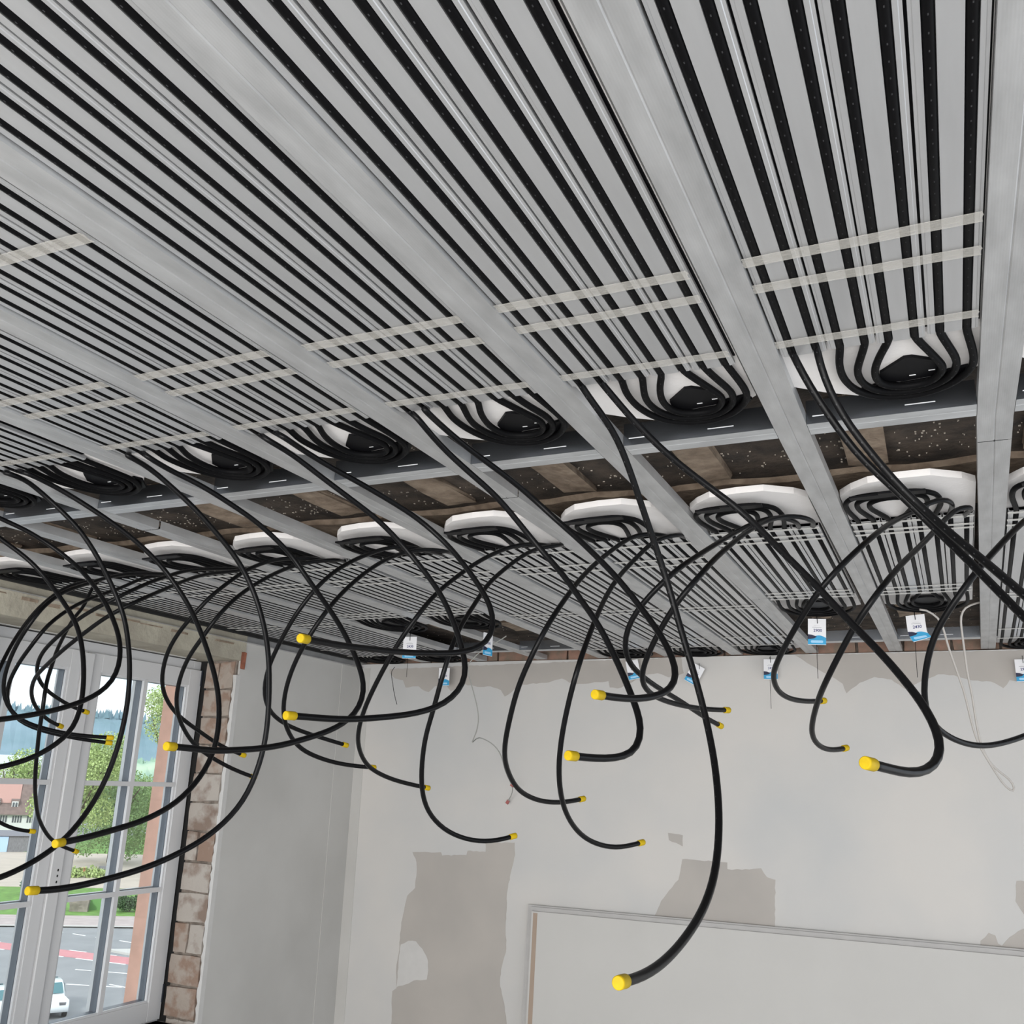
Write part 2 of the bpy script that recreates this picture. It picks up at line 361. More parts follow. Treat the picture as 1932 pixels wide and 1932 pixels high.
# pale blocks, ledge and crumbs on the old slab
for y0, y1 in ((2.02, 2.47), (4.48, 4.76)):
    for b in range(0, 10):
        x0 = .17-.396*b+.045
        bm = bmesh.new(); box(bm, x0, x0+.095, y0, y1, ZC+.084, ZC+.11, .006)
        bmesh.ops.subdivide_edges(bm, edges=bm.edges[:], cuts=2, use_grid_fill=True)
        for vv in bm.verts: vv.co += Vector([random.uniform(-.004, .004) for _ in range(3)])
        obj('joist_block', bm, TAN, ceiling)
bm = bmesh.new()
P = []
n = 120
for i in range(n+1): P.append((-3.6+6.0*i/n, 2.545+.012*math.sin(i*.9)+random.uniform(-.006, .006)))
A = [bm.verts.new((x, y, ZC+.086+random.uniform(-.003, .003))) for x, y in P]; B = [bm.verts.new((x, y-.012, ZC+.10)) for x, y in P]; D = [bm.verts.new((x, 2.9, ZC+.08)) for x, y in P]
for i in range(n): bm.faces.new((A[i], A[i+1], B[i+1], B[i])); bm.faces.new((D[i], D[i+1], A[i+1], A[i]))
obj('render_ledge', bm, TAN, ceiling)
bm = bmesh.new()
for i in range(1500):
    x = random.uniform(-3.5, 1.2); y = random.choice((random.uniform(1.99, 2.48), random.uniform(2.3, 2.47), random.uniform(4.2, 5.3))); s = random.uniform(.001, .0035)
    box(bm, x, x+s*random.uniform(.6, 2.), y, y+s*random.uniform(.6, 2), ZC+.0975, ZC+.101, s*.2)
tag(obj('plaster_crumbs', bm, SPECK, ceiling), kind='stuff')

# ------------------------------------------------------------------ ceiling rails
RAILS = {0: (.488, .56, None), 1: (.101, .174, 2.143), 2: (-.286, -.262, None), 3: (-.683, -.685, 3.77), 4: (-1.068, -1.091, 2.20),
         5: (-1.463, -1.477, None), 6: (-1.864, -1.877, None), 7: (-2.298, -2.275, 2.16), 8: (-2.703, -2.684, None), 9: (-3.10, -3.09, None)}
def rx(i, y):
    a, b, _ = RAILS[i]
    return a if y <= 2 else a+(b-a)*(y-2)/3.355
def channel(w=.066, h=.027, t=.0012):
    c = w/2
    return [(0, 0), (c-.0022, 0), (c, .0016), (c+.0022, 0), (w, 0), (w, h), (w-.008, h), (w-.008, h-t), (w-t, h-t), (w-t, t),
            (c+.003, t), (c, t+.0016), (c-.003, t), (t, t), (t, h-t), (.008, h-t), (.008, h), (0, h)]
def rail_mesh(i, y0, y1, w=.066):
    ys = [y0]+([2.0] if y0 < 2 < y1 else [])+[y1]; bm = bmesh.new(); rings = []
    x00 = rx(i, y0)
    for y in ys: rings.append([bm.verts.new((rx(i, y)-x00+u, y-y0, v)) for u, v in channel(w)])
    n = len(rings[0])
    for A, B in zip(rings, rings[1:]):
        for k in range(n): bm.faces.new((A[k], A[(k+1) % n], B[(k+1) % n], B[k]))
    bm.faces.new(rings[0][::-1]); bm.faces.new(rings[-1])
    return bm, x00
RAIL_LABELS = {
 0: 'wide grey ceiling rail beyond the right edge of the picture',
 1: 'rightmost wide grey metal ceiling rail, near vertical, with a crack-like butt joint',
 2: 'second wide grey metal ceiling rail from the right, running unbroken to the far wall',
 3: 'third wide grey metal ceiling rail from the right, bright line along its centre',
 4: 'fourth wide grey ceiling rail from the right, cut joint just behind the cross profile',
 5: 'fifth wide grey ceiling rail from the right, crossing the left half without a joint',
 6: 'sixth wide grey ceiling rail from the right, starting at the left edge of the picture',
 7: 'seventh wide ceiling rail from the right, with a dark joint near the white board',
 8: 'eighth wide ceiling rail from the right, low at the left edge',
 9: 'ninth ceiling rail from the right, last one before the window wall'}
for i, (a, b, joint) in RAILS.items():
    if joint:
        root = empty('ceiling_rail', (rx(i, 1.2), 1.2, ZC))
        for y0, y1 in ((-1.0, joint-.004), (joint+.004, YW-.006)):
            bm, x00 = rail_mesh(i, y0, y1)
            obj('rail_section', bm, STEEL, root, (x00-rx(i, 1.2), y0-1.2, 0 if y0 < 0 else .0008))
        bm = bmesh.new(); box(bm, .004, .062, joint-1.2-.007, joint-1.2+.007, .0013, .0016); obj('joint_shade', bm, HOLE, root)  # black strip behind the butt joint, painting the gap's shade
        tag(root, RAIL_LABELS[i], 'ceiling rail', 'wide ceiling rails')
    else:
        bm, x00 = rail_mesh(i, -1.0, YW-.006)
        tag(obj('ceiling_rail', bm, STEEL, None, (x00, -1.0, ZC)), RAIL_LABELS[i], 'ceiling rail', 'wide ceiling rails')
# edge profile along the window wall
bm = bmesh.new(); extr(bm, [(XW+.001, -.028), (XW+.028, -.028), (XW+.028, -.0265), (XW+.0025, -.0265), (XW+.0025, .02), (XW+.001, .02)], .0, YW-.01, 'y')
tag(obj('edge_profile', bm, STEEL, None, (0, 0, ZC)), 'thin grey metal edge profile running along the top of the window wall', 'edge profile')
bm = bmesh.new(); box(bm, XW+.03, XW+.052, 0, YW-.01, .004, .03)  # dark strip in place of the shaded gap along the profile
tag(obj('edge_gap_shade', bm, HOLE, None, (0, 0, ZC)), 'black strip standing in for the shadow gap beside the profile on the window wall', 'shade strip')

ORD = {0: 'at the far right edge', 1: 'rightmost', 2: 'second from the right', 3: 'third from the right', 4: 'fourth from the right', 5: 'fifth from the right',
       6: 'sixth from the right', 7: 'seventh from the right', 8: 'eighth from the right', 9: 'last one beside the window wall'}
# cross profiles between the rails
BAYR = {b: b+1 for b in range(0, 9)}
def bay_x(b, y):
    if b == 9: return -3.445
    return rx(b+1, y)+.066
def bay_w(b, y): return rx(b, y)-bay_x(b, y)
WEB = mat('web_dark_reflection', (.30, .32, .35), .22, .95)  # darker than the faces: the web's dark reflection is in the colour
SLOT = mat('slot_brightness', (.85, .86, .88), .4)  # brightness seen in the slots, put into a near-white colour
def cross_profile(b, y0, label, group):
    wd = bay_w(b, y0)-.002
    root = empty('cross_profile', (bay_x(b, y0)+.001, y0, ZC))
    bm = bmesh.new(); extr(bm, [(0, 0), (.028, 0), (.0295, .0012), (.031, 0), (.063, 0), (.063, .045), (.0618, .045), (.0618, .0012), (.031, .0014), (.0295, .0026), (.028, .0014), (0, .0012)], 0, wd, 'x')
    obj('face', bm, STEELX, root)
    bm = bmesh.new(); extr(bm, [(-.0012, 0), (0, 0), (0, .052), (-.0012, .052)], 0, wd, 'x'); obj('web', bm, WEB, root)
    for a, c in ((.19, .246), (.012, .05)):
        bm = bmesh.new(); box(bm, a, c, -.0022, -.0012, .0155, .0172); obj('slot_glint', bm, SLOT, root)
    tag(root, label, 'cross profile', group)
for b in range(0, 9):
    cross_profile(b, 1.915, 'cross profile behind the front loops, bay '+ORD[b], 'cross profiles behind the front panels')
for b in (1, 2, 6, 7):
    cross_profile(b, 4.935, 'cross profile near the far wall, bay '+ORD[b], 'cross profiles near the far wall')

# ------------------------------------------------------------------ cooling panels
PA = [.0030, .0825, .1610, .2405]
PO = [.0215, .0620, .101, .1415, .1795, .220, .259, .2995]
def plate_profile():
    w = .0757; pts = [(0, .014), (0, .0070), (.0035, .0070), (.0045, .006)]
    for c in (.0185, .059):
        r = .0070
        pts.append((c-r, .006))
        for k in range(1, 6): a = PI-PI*k/6; pts.append((c+r*math.cos(a), .0090+r*math.sin(a)*1.0))
        pts.append((c+r, .006))
    pts += [(w-.0045, .006), (w-.0035, .0070), (w, .0070), (w, .014)]
    top = []
    for x, z in reversed(pts):
        top.append((min(max(x, .001), w-.001), z+.001))
    return pts+top
def plate_mesh(L, name):
    bm = bmesh.new(); extr(bm, plate_profile(), 0, L, 'y'); return mesh_of(name, bm, ALU)
def tube_mesh(name, P, r=.0070, n=10, mt=None):
    bm = bmesh.new(); tube(bm, P, r, n); bmesh.ops.recalc_face_normals(bm, faces=bm.faces[:])
    me = bpy.data.meshes.new(name); bm.to_mesh(me); bm.free(); me.materials.append(mt or PIPE); return me
def smooth(P, step=.014, it=2): return relax(catmull(P, step), it)
Y0 = -.6
ME = {}
ME['plate1'] = plate_mesh(1.586-Y0, 'front_plate')
ME['pipe1'] = tube_mesh('front_pipe', [(0, Y0, 0), (0, 0, 0), (0, 1.0, 0), (0, 1.578, 0)], .0067)
B1 = {4: [(.1795, 1.562), (.1795, 1.590), (.163, 1.633), (.148, 1.705), (.155, 1.762), (.187, 1.79), (.236, 1.786), (.262, 1.735), (.254, 1.69), (.220, 1.590), (.220, 1.562)],
      3: [(.1415, 1.562), (.1415, 1.590), (.128, 1.643), (.119, 1.702), (.130, 1.768), (.165, 1.808), (.220, 1.815), (.268, 1.778), (.285, 1.716), (.272, 1.638), (.259, 1.590), (.259, 1.562)],
      2: [(.101, 1.562), (.101, 1.592), (.094, 1.63), (.093, 1.709), (.111, 1.78), (.145, 1.822), (.207, 1.84), (.271, 1.808), (.306, 1.75), (.311, 1.69), (.2995, 1.590), (.2995, 1.562)]}
def zed(i, n, a=.0108, b=.005): return a if i in (0, n-1) else (a-.0006 if i in (1, n-2) else b)
for k_, P in B1.items(): ME['b1%d' % k_] = tube_mesh('front_bend', smooth([(x, y, zed(i, len(P))) for i, (x, y) in enumerate(P)]))
def prism_mesh(name, pts, z0, z1, mt):
    bm = bmesh.new(); extr(bm, pts, z0, z1, 'z'); return mesh_of(name, bm, mt)
ME['board1'] = prism_mesh('front_board', [(-.001, Y0), (-.001, 1.755), (.05, 1.80), (.108, 1.838), (.21, 1.842), (.27, 1.82), (.321, 1.77), (.321, Y0)], .0185, .040, FOAM)
def inset_plate(name, pts, mt=BLK, z0=.0125, z1=.0185): return prism_mesh(name, pts, z0, z1, mt)
ME['lp1'] = inset_plate('loop_plate', [(.152, 1.768), (.156, 1.732), (.199, 1.680), (.213, 1.680), (.250, 1.708), (.257, 1.745), (.243, 1.775), (.19, 1.783)])
ME['hold1'] = inset_plate('pipe_holder', [(.118, 1.80), (.15, 1.832), (.207, 1.853), (.27, 1.83), (.312, 1.775), (.303, 1.752), (.262, 1.765), (.24, 1.79), (.187, 1.797), (.16, 1.778)], BLK, .0122, .0180)
ME['gapshade1'] = prism_mesh('gap_shade_sheet', [(-.001, Y0), (-.001, 1.575), (.3195, 1.575), (.3195, Y0)], .0172, .0184, BLK)  # black sheet added behind the plates to darken seams and rail gaps
ME['tape'] = prism_mesh('tape', [(0, -.0125), (.08, -.0131), (.16, -.012), (.24, -.0128), (.315, -.0122), (.317, -.004), (.314, .003), (.316, .0125), (.24, .012), (.15, .0129), (.07, .0121), (.001, .0127), (-.002, .004), (.001, -.005)], .0024, .0031, TAPE)
ME['tapen'] = prism_mesh('tape_narrow', [(0, -.0085), (.16, -.009), (.318, -.008), (.316, .008), (.16, .009), (.001, .008)], .0024, .0031, TAPE2)
ME['clip'] = prism_mesh('glint', [(0, 0), (.011, 0), (.011, .0025), (0, .0025)], .0118, .0124, SLOT)  # bright highlights at the loop plate, set in as small near-white bits

PLAB = {0: 'front cooling panel beyond the rightmost rail'}
PREV = {1: 'between first and second rail from the right', 2: 'between second and third rail from the right', 3: 'between third and fourth rail from the right',
        4: 'between fourth and fifth rail from the right', 5: 'between fifth and sixth rail from the right', 6: 'between sixth and seventh rail from the right',
        7: 'between seventh and eighth rail from the right', 8: 'between eighth and ninth rail from the right', 9: 'leftmost, along the window wall'}
for b in range(0, 8):
    x0 = bay_x(b, 1.)+.0005
    root = empty('cooling_panel', (x0, 0, ZC))
    tag(root, PLAB.get(b, 'front aluminium cooling panel '+PREV.get(b, '')), 'cooling panel', 'front row of ceiling cooling panels')
    share('insulation_board', ME['board1'], root)
    share('gap_shade_sheet', ME['gapshade1'], root)
    for k in range(4): share('heat_plate', ME['plate1'], root, (PA[k], Y0+random.uniform(-.004, .004), 0))
    for k in range(8): share('pipe', ME['pipe1'], root, (PO[k], 0, .0100))
    for k in B1: share('pipe_bend', ME['b1%d' % k], root)
    share('loop_plate', ME['lp1'], root); share('pipe_holder', ME['hold1'], root)
    for gx, gy in ((.205, 1.757), (.238, 1.745)): share('slot_glint', ME['clip'], root, (gx, gy, 0))
    ty = [1.243+random.uniform(-.006, .006), 1.322+random.uniform(-.006, .006), 1.530]
    if b == 4: ty.append(.83)
    for y in ty: share('tape', ME['tape'], root, (0, y, 0), (0, 0, random.uniform(-.02, .02)))

# second row
def rel(P, dy=2.72): return [(x, y-dy) for x, y in P]
N2 = {0: [(.021, 2.775), (.021, 2.738), (.007, 2.59), (.014, 2.515), (.045, 2.482), (.116, 2.472), (.185, 2.472), (.226, 2.510), (.238, 2.60), (.221, 2.738), (.220, 2.775)],
      1: [(.0615, 2.775), (.0615, 2.738), (.036, 2.60), (.040, 2.53), (.070, 2.500), (.12, 2.491), (.175, 2.497), (.203, 2.53), (.205, 2.61), (.1805, 2.738), (.1795, 2.775)],
      2: [(.101, 2.775), (.100, 2.738), (.066, 2.60), (.068, 2.545), (.095, 2.518), (.128, 2.512), (.160, 2.525), (.172, 2.56), (.165, 2.63), (.142, 2.738), (.1415, 2.775)]}
FARL = [[(.021, 3.812), (.021, 3.845), (.018, 3.95), (.026, 4.04), (.065, 4.125), (.16, 4.18), (.25, 4.13), (.295, 4.04), (.303, 3.94), (.2995, 3.845), (.2995, 3.812)],
        [(.0615, 3.812), (.0610, 3.845), (.055, 3.92), (.055, 4.0), (.078, 4.085), (.16, 4.14), (.242, 4.085), (.265, 4.0), (.264, 3.92), (.259, 3.845), (.259, 3.812)],
        [(.101, 3.812), (.100, 3.845), (.088, 3.90), (.081, 3.98), (.098, 4.06), (.16, 4.10), (.222, 4.06), (.239, 3.98), (.232, 3.90), (.220, 3.845), (.220, 3.812)],
        [(.1415, 3.812), (.138, 3.842), (.118, 3.89), (.106, 3.96), (.118, 4.03), (.16, 4.062), (.202, 4.03), (.214, 3.96), (.202, 3.89), (.183, 3.842), (.1795, 3.812)]]
for k_, P in N2.items():
    P = rel(P); ME['n2%d' % k_] = tube_mesh('rear_bend', smooth([(x, y, zed(i, len(P), .0108, .003)) for i, (x, y) in enumerate(P)]))
PL = {}
for typ, yend in (('S', 3.835), ('L', 5.045)):
    sc = 1. if typ == 'S' else .86
    ME['plate'+typ] = plate_mesh(yend-2.742, 'rear_plate')
    ME['pipe'+typ] = tube_mesh('rear_pipe', [(0, .026, 0), (0, .5, 0), (0, yend-2.72-.012, 0)], .0067)
    for k, P in enumerate(FARL):
        ME['f%s%d' % (typ, k)] = tube_mesh('rear_bend', smooth([(x, yend-2.72+(y-3.835)*sc, zed(i, len(P), .0108, -.001)) for i, (x, y) in enumerate(P)]))
    e = yend-2.72
    ME['gapshade'+typ] = prism_mesh('gap_shade_sheet', [(-.001, .035), (-.001, e-.012), (.3195, e-.012), (.3195, .035)], .0172, .0184, BLK)
    ME['board'+typ] = prism_mesh('rear_board', [(-.002, 2.512-2.72), (.03, 2.462-2.72), (.075, 2.418-2.72), (.15, 2.403-2.72), (.22, 2.402-2.72), (.29, 2.452-2.72), (.321, 2.495-2.72), (.321, e+.235*sc), (.27, e+.27*sc), (.05, e+.275*sc), (-.002, e+.245*sc)], .0185, .036, FOAM)
    ME['lp'+typ] = inset_plate('loop_plate', [(.16+.062*math.cos(2*PI*i/16), e+.135*sc+.065*sc*math.sin(2*PI*i/16)) for i in range(16)], BLK, .004, .012)
    ME['hold'+typ] = inset_plate('pipe_holder', [(.06, e+.25*sc), (.11, e+.315*sc), (.16, e+.34*sc), (.21, e+.315*sc), (.26, e+.25*sc), (.22, e+.22*sc), (.16, e+.24*sc), (.10, e+.22*sc)], BLK, .006, .012)
ME['strapA'] = prism_mesh('black_strap', [(.024, -.258), (.125, -.268), (.125, -.240), (.060, -.232), (.026, -.235)], -.005, .0, BLK)
ME['strapB'] = prism_mesh('black_strap', [(.095, -.280), (.206, -.276), (.206, -.250), (.160, -.244), (.097, -.246)], -.006, -.001, BLK)
for b in range(0, 10):
    typ = 'S' if b in (1, 2, 6, 7) else 'L'; e = (3.835 if typ == 'S' else 5.045)-2.72
    x0 = bay_x(b, 2.72)+.004; x1 = bay_x(b, 5.0)+.004
    root = empty('cooling_panel', (x0, 2.72, ZC), -math.atan2(x1-x0, 2.28))
    lab = ('short' if typ == 'S' else 'long')+' rear cooling panel '+('beyond the rightmost rail' if b == 0 else PREV[b])
    tag(root, lab, 'cooling panel', 'rear row of ceiling cooling panels')
    share('insulation_board', ME['board'+typ], root)
    share('gap_shade_sheet', ME['gapshade'+typ], root)
    for k in range(4): share('heat_plate', ME['plate'+typ], root, (PA[k], .022+random.uniform(-.004, .004), 0))
    for k in range(8): share('pipe', ME['pipe'+typ], root, (PO[k], 0, .0100))
    for k in range(3): share('pipe_bend', ME['n2%d' % k], root)
    for k in range(4): share('pipe_bend', ME['f%s%d' % (typ, k)], root)
    share('loop_plate', ME['lp'+typ], root); share('pipe_holder', ME['hold'+typ], root)
    share('black_strap', ME['strapA'], root); share('black_strap', ME['strapB'], root)
    near = (2.752, 2.825, 2.885) if b < 3 else (2.815, 3.02, 3.105)
    far = (3.683, 3.742, 3.803) if typ == 'S' else (3.895, 3.965, 4.735, 5.02)
    for y in near+far: share('tape', ME['tapen'], root, (0, y-2.72+random.uniform(-.006, .006), 0), (0, 0, random.uniform(-.018, .018)))

# ------------------------------------------------------------------ hanging connection hoses
HOSES = {
 'F1a': (0, [(-0.198,1.555,2.500),(-0.198,1.605,2.495),(-0.190,1.603,2.477),(-0.176,1.620,2.445),(-0.161,1.630,2.411),(-0.138,1.643,2.378),(-0.115,1.657,2.331),(-0.066,1.681,2.277),(-0.038,1.695,2.246),(0.007,1.698,2.187),(0.041,1.668,2.136),(0.083,1.619,2.066),(0.123,1.563,1.997),(0.168,1.490,1.927)]),
 'F1b': (0, [(-0.157,1.555,2.500),(-0.157,1.605,2.495),(-0.156,1.601,2.477),(-0.143,1.617,2.429),(-0.117,1.632,2.370),(-0.088,1.647,2.324),(-0.042,1.669,2.257),(-0.013,1.677,2.224),(0.031,1.645,2.161),(0.065,1.605,2.114),(0.113,1.532,2.039),(0.161,1.441,1.963)]),
 'F2a': (1, [(-0.596,1.555,2.500),(-0.596,1.605,2.495),(-0.586,1.596,2.477),(-0.561,1.669,2.433),(-0.546,1.714,2.379),(-0.532,1.778,2.296),(-0.520,1.826,2.229),(-0.502,1.862,2.147),(-0.481,1.872,2.060),(-0.461,1.878,1.986),(-0.440,1.879,1.903),(-0.417,1.847,1.821),(-0.395,1.782,1.744),(-0.381,1.718,1.682),(-0.372,1.637,1.619),(-0.372,1.546,1.572),(-0.378,1.440,1.539),(-0.384,1.340,1.522),(-0.391,1.265,1.518),(-0.395,1.209,1.522)]),
 'F2b': (1, [(-0.555,1.555,2.500),(-0.555,1.605,2.495),(-0.540,1.604,2.477),(-0.520,1.641,2.448),(-0.463,1.695,2.383),(-0.398,1.749,2.327),(-0.334,1.780,2.274),(-0.275,1.771,2.203),(-0.199,1.746,2.112),(-0.147,1.721,2.044),(-0.094,1.678,1.978),(-0.062,1.637,1.931),(-0.037,1.599,1.891),(-0.019,1.557,1.848),(-0.014,1.526,1.818),(-0.024,1.494,1.793),(-0.046,1.449,1.781),(-0.068,1.401,1.783),(-0.088,1.351,1.789),(-0.102,1.316,1.791)]),
 'F3a': (1, [(-0.981,1.555,2.500),(-0.981,1.605,2.495),(-0.956,1.574,2.477),(-0.954,1.670,2.450),(-0.914,1.746,2.403),(-0.875,1.815,2.361),(-0.814,1.899,2.268),(-0.748,1.896,2.196),(-0.697,1.883,2.128),(-0.662,1.874,2.086),(-0.605,1.848,1.990),(-0.561,1.810,1.912),(-0.536,1.778,1.865),(-0.528,1.757,1.837),(-0.531,1.734,1.817),(-0.545,1.697,1.804),(-0.565,1.642,1.798),(-0.581,1.591,1.799),(-0.594,1.544,1.800)]),
 'F3b': (1, [(-0.940,1.555,2.500),(-0.940,1.605,2.495),(-0.919,1.530,2.477),(-0.934,1.666,2.477),(-0.913,1.746,2.455),(-0.893,1.789,2.439),(-0.862,1.856,2.414),(-0.833,1.910,2.385),(-0.785,1.936,2.337),(-0.717,1.931,2.275),(-0.627,1.914,2.183),(-0.568,1.897,2.109),(-0.526,1.876,2.056),(-0.491,1.842,2.001),(-0.474,1.813,1.962),(-0.479,1.780,1.933),(-0.499,1.726,1.914),(-0.521,1.662,1.905),(-0.538,1.604,1.903),(-0.551,1.555,1.903)]),
 'F4a': (1, [(-1.376,1.555,2.500),(-1.376,1.605,2.495),(-1.346,1.573,2.477),(-1.342,1.667,2.471),(-1.314,1.726,2.441),(-1.260,1.829,2.388),(-1.230,1.887,2.357),(-1.178,1.956,2.286),(-1.095,1.964,2.188),(-1.042,1.955,2.099),(-1.008,1.944,2.023),(-0.999,1.935,1.985),(-1.003,1.918,1.948),(-1.024,1.882,1.915),(-1.055,1.816,1.891),(-1.095,1.710,1.873),(-1.121,1.625,1.864),(-1.138,1.559,1.863),(-1.152,1.495,1.862)]),
 'F4b': (1, [(-1.335,1.555,2.500),(-1.335,1.605,2.495),(-1.298,1.565,2.477),(-1.307,1.686,2.473),(-1.275,1.764,2.451),(-1.247,1.828,2.435),(-1.216,1.896,2.414),(-1.184,1.962,2.391),(-1.149,2.002,2.358),(-1.098,2.016,2.310),(-1.023,2.014,2.222),(-0.980,2.009,2.162),(-0.959,2.001,2.111),(-0.960,1.989,2.078),(-0.981,1.960,2.051),(-1.011,1.904,2.033),(-1.048,1.752,2.014),(-1.062,1.616,2.004),(-1.067,1.525,1.998),(-1.065,1.402,1.993)]),
 'F5a': (1, [(-1.777,1.555,2.500),(-1.777,1.605,2.495),(-1.743,1.544,2.477),(-1.759,1.642,2.477),(-1.728,1.700,2.435),(-1.695,1.749,2.394),(-1.668,1.799,2.345),(-1.645,1.842,2.302),(-1.624,1.883,2.249),(-1.598,1.917,2.168),(-1.574,1.933,2.080),(-1.562,1.940,2.000),(-1.557,1.944,1.928),(-1.556,1.945,1.843),(-1.565,1.941,1.775),(-1.586,1.920,1.687),(-1.614,1.844,1.609),(-1.642,1.716,1.553),(-1.662,1.594,1.527),(-1.670,1.514,1.517),(-1.673,1.464,1.515),(-1.675,1.420,1.518)]),
 'F5b': (1, [(-1.736,1.555,2.500),(-1.736,1.605,2.495),(-1.699,1.567,2.477),(-1.710,1.675,2.469),(-1.680,1.733,2.454),(-1.661,1.775,2.437),(-1.631,1.839,2.410),(-1.602,1.907,2.376),(-1.569,1.984,2.322),(-1.528,2.016,2.258),(-1.452,2.015,2.176),(-1.393,2.005,2.111),(-1.334,1.991,2.033),(-1.300,1.977,1.977),(-1.288,1.961,1.935),(-1.292,1.934,1.896),(-1.310,1.886,1.862),(-1.334,1.792,1.830),(-1.351,1.694,1.808),(-1.365,1.542,1.795),(-1.366,1.475,1.798),(-1.365,1.417,1.798)]),
 'F6a': (1, [(-2.211,1.555,2.500),(-2.211,1.605,2.495),(-2.161,1.540,2.477),(-2.154,1.593,2.477),(-2.180,1.652,2.475),(-2.153,1.687,2.444),(-2.125,1.724,2.408),(-2.099,1.764,2.366),(-2.082,1.798,2.322),(-2.067,1.839,2.263),(-2.054,1.871,2.209),(-2.036,1.892,2.154),(-2.013,1.902,2.069),(-1.997,1.902,2.001),(-1.987,1.899,1.937),(-1.983,1.893,1.871),(-1.983,1.883,1.802),(-1.989,1.866,1.727),(-1.993,1.830,1.654),(-1.984,1.769,1.592),(-1.979,1.725,1.564),(-1.975,1.665,1.535),(-1.971,1.603,1.514),(-1.965,1.534,1.502),(-1.957,1.467,1.499)]),
 'F6b': (1, [(-2.170,1.555,2.500),(-2.170,1.605,2.495),(-2.106,1.563,2.477),(-2.127,1.659,2.477),(-2.091,1.714,2.450),(-2.055,1.769,2.418),(-2.018,1.827,2.382),(-1.988,1.880,2.342),(-1.962,1.927,2.301),(-1.932,1.963,2.249),(-1.888,1.979,2.189),(-1.832,1.979,2.108),(-1.785,1.975,2.033),(-1.747,1.968,1.962),(-1.722,1.957,1.898),(-1.703,1.934,1.818),(-1.698,1.900,1.757),(-1.692,1.826,1.692),(-1.687,1.720,1.647),(-1.680,1.592,1.621),(-1.671,1.522,1.611),(-1.661,1.455,1.605)]),
 'F7a': (1, [(-2.616,1.555,2.500),(-2.616,1.605,2.495),(-2.547,1.685,2.476),(-2.509,1.750,2.427),(-2.477,1.803,2.388),(-2.438,1.862,2.347),(-2.407,1.901,2.306),(-2.365,1.920,2.258),(-2.299,1.925,2.196),(-2.244,1.924,2.137),(-2.198,1.915,2.064),(-2.165,1.902,1.994),(-2.137,1.884,1.925),(-2.123,1.866,1.874),(-2.121,1.844,1.840),(-2.124,1.811,1.810),(-2.132,1.756,1.775),(-2.143,1.674,1.748),(-2.150,1.597,1.733),(-2.153,1.532,1.729)]),
 'F7b': (1, [(-2.575,1.555,2.500),(-2.575,1.605,2.495),(-2.511,1.675,2.477),(-2.477,1.790,2.446),(-2.444,1.851,2.426),(-2.410,1.916,2.393),(-2.357,1.953,2.351),(-2.287,1.961,2.299),(-2.212,1.957,2.238),(-2.162,1.951,2.189),(-2.121,1.944,2.143),(-2.083,1.934,2.093),(-2.059,1.921,2.049),(-2.042,1.902,2.002),(-2.037,1.870,1.959),(-2.038,1.822,1.930),(-2.035,1.747,1.900),(-2.029,1.671,1.879),(-2.011,1.549,1.855),(-1.991,1.456,1.843)]),
 'G0a': (1, [(0.435,2.775,2.500),(0.435,2.735,2.495),(0.404,2.516,2.477),(0.351,2.477,2.477),(0.278,2.436,2.437),(0.186,2.291,2.346),(0.120,2.172,2.260),(0.067,2.095,2.188),(0.030,2.098,2.139),(-0.009,2.123,2.087),(-0.032,2.153,2.032),(-0.043,2.183,1.987),(-0.047,2.217,1.950),(-0.040,2.270,1.913),(-0.021,2.322,1.892),(0.017,2.398,1.874),(0.064,2.477,1.870),(0.120,2.559,1.885),(0.168,2.626,1.906),(0.207,2.679,1.924)]),
 'G1a': (1, [(0.085,2.775,2.500),(0.085,2.735,2.495),(0.100,2.613,2.477),(0.088,2.589,2.477),(0.066,2.607,2.477),(0.026,2.516,2.419),(-0.017,2.387,2.341),(-0.069,2.217,2.249),(-0.115,2.078,2.160),(-0.167,2.101,2.095),(-0.208,2.140,2.036),(-0.238,2.189,1.996),(-0.271,2.285,1.959),(-0.299,2.391,1.920),(-0.312,2.461,1.894),(-0.310,2.524,1.873),(-0.296,2.590,1.862),(-0.274,2.658,1.864),(-0.257,2.710,1.872)]),
 'G1b': (1, [(0.045,2.775,2.500),(0.045,2.735,2.495),(0.053,2.567,2.477),(0.037,2.508,2.477),(0.013,2.510,2.477),(-0.031,2.467,2.441),(-0.090,2.317,2.371),(-0.147,2.141,2.275),(-0.208,2.084,2.200),(-0.251,2.110,2.157),(-0.295,2.146,2.103),(-0.348,2.247,2.052),(-0.379,2.340,2.020),(-0.383,2.416,1.996),(-0.369,2.497,1.983),(-0.339,2.603,1.984),(-0.306,2.706,1.995)]),
 'G2a': (1, [(-0.313,2.775,2.500),(-0.313,2.735,2.495),(-0.298,2.631,2.477),(-0.311,2.582,2.477),(-0.342,2.555,2.477),(-0.393,2.488,2.453),(-0.433,2.350,2.384),(-0.471,2.163,2.277),(-0.492,2.068,2.210),(-0.532,2.060,2.164),(-0.586,2.093,2.102),(-0.627,2.125,2.047),(-0.657,2.175,2.006),(-0.663,2.232,1.980),(-0.650,2.323,1.965),(-0.621,2.444,1.959),(-0.588,2.555,1.960),(-0.555,2.657,1.966)]),
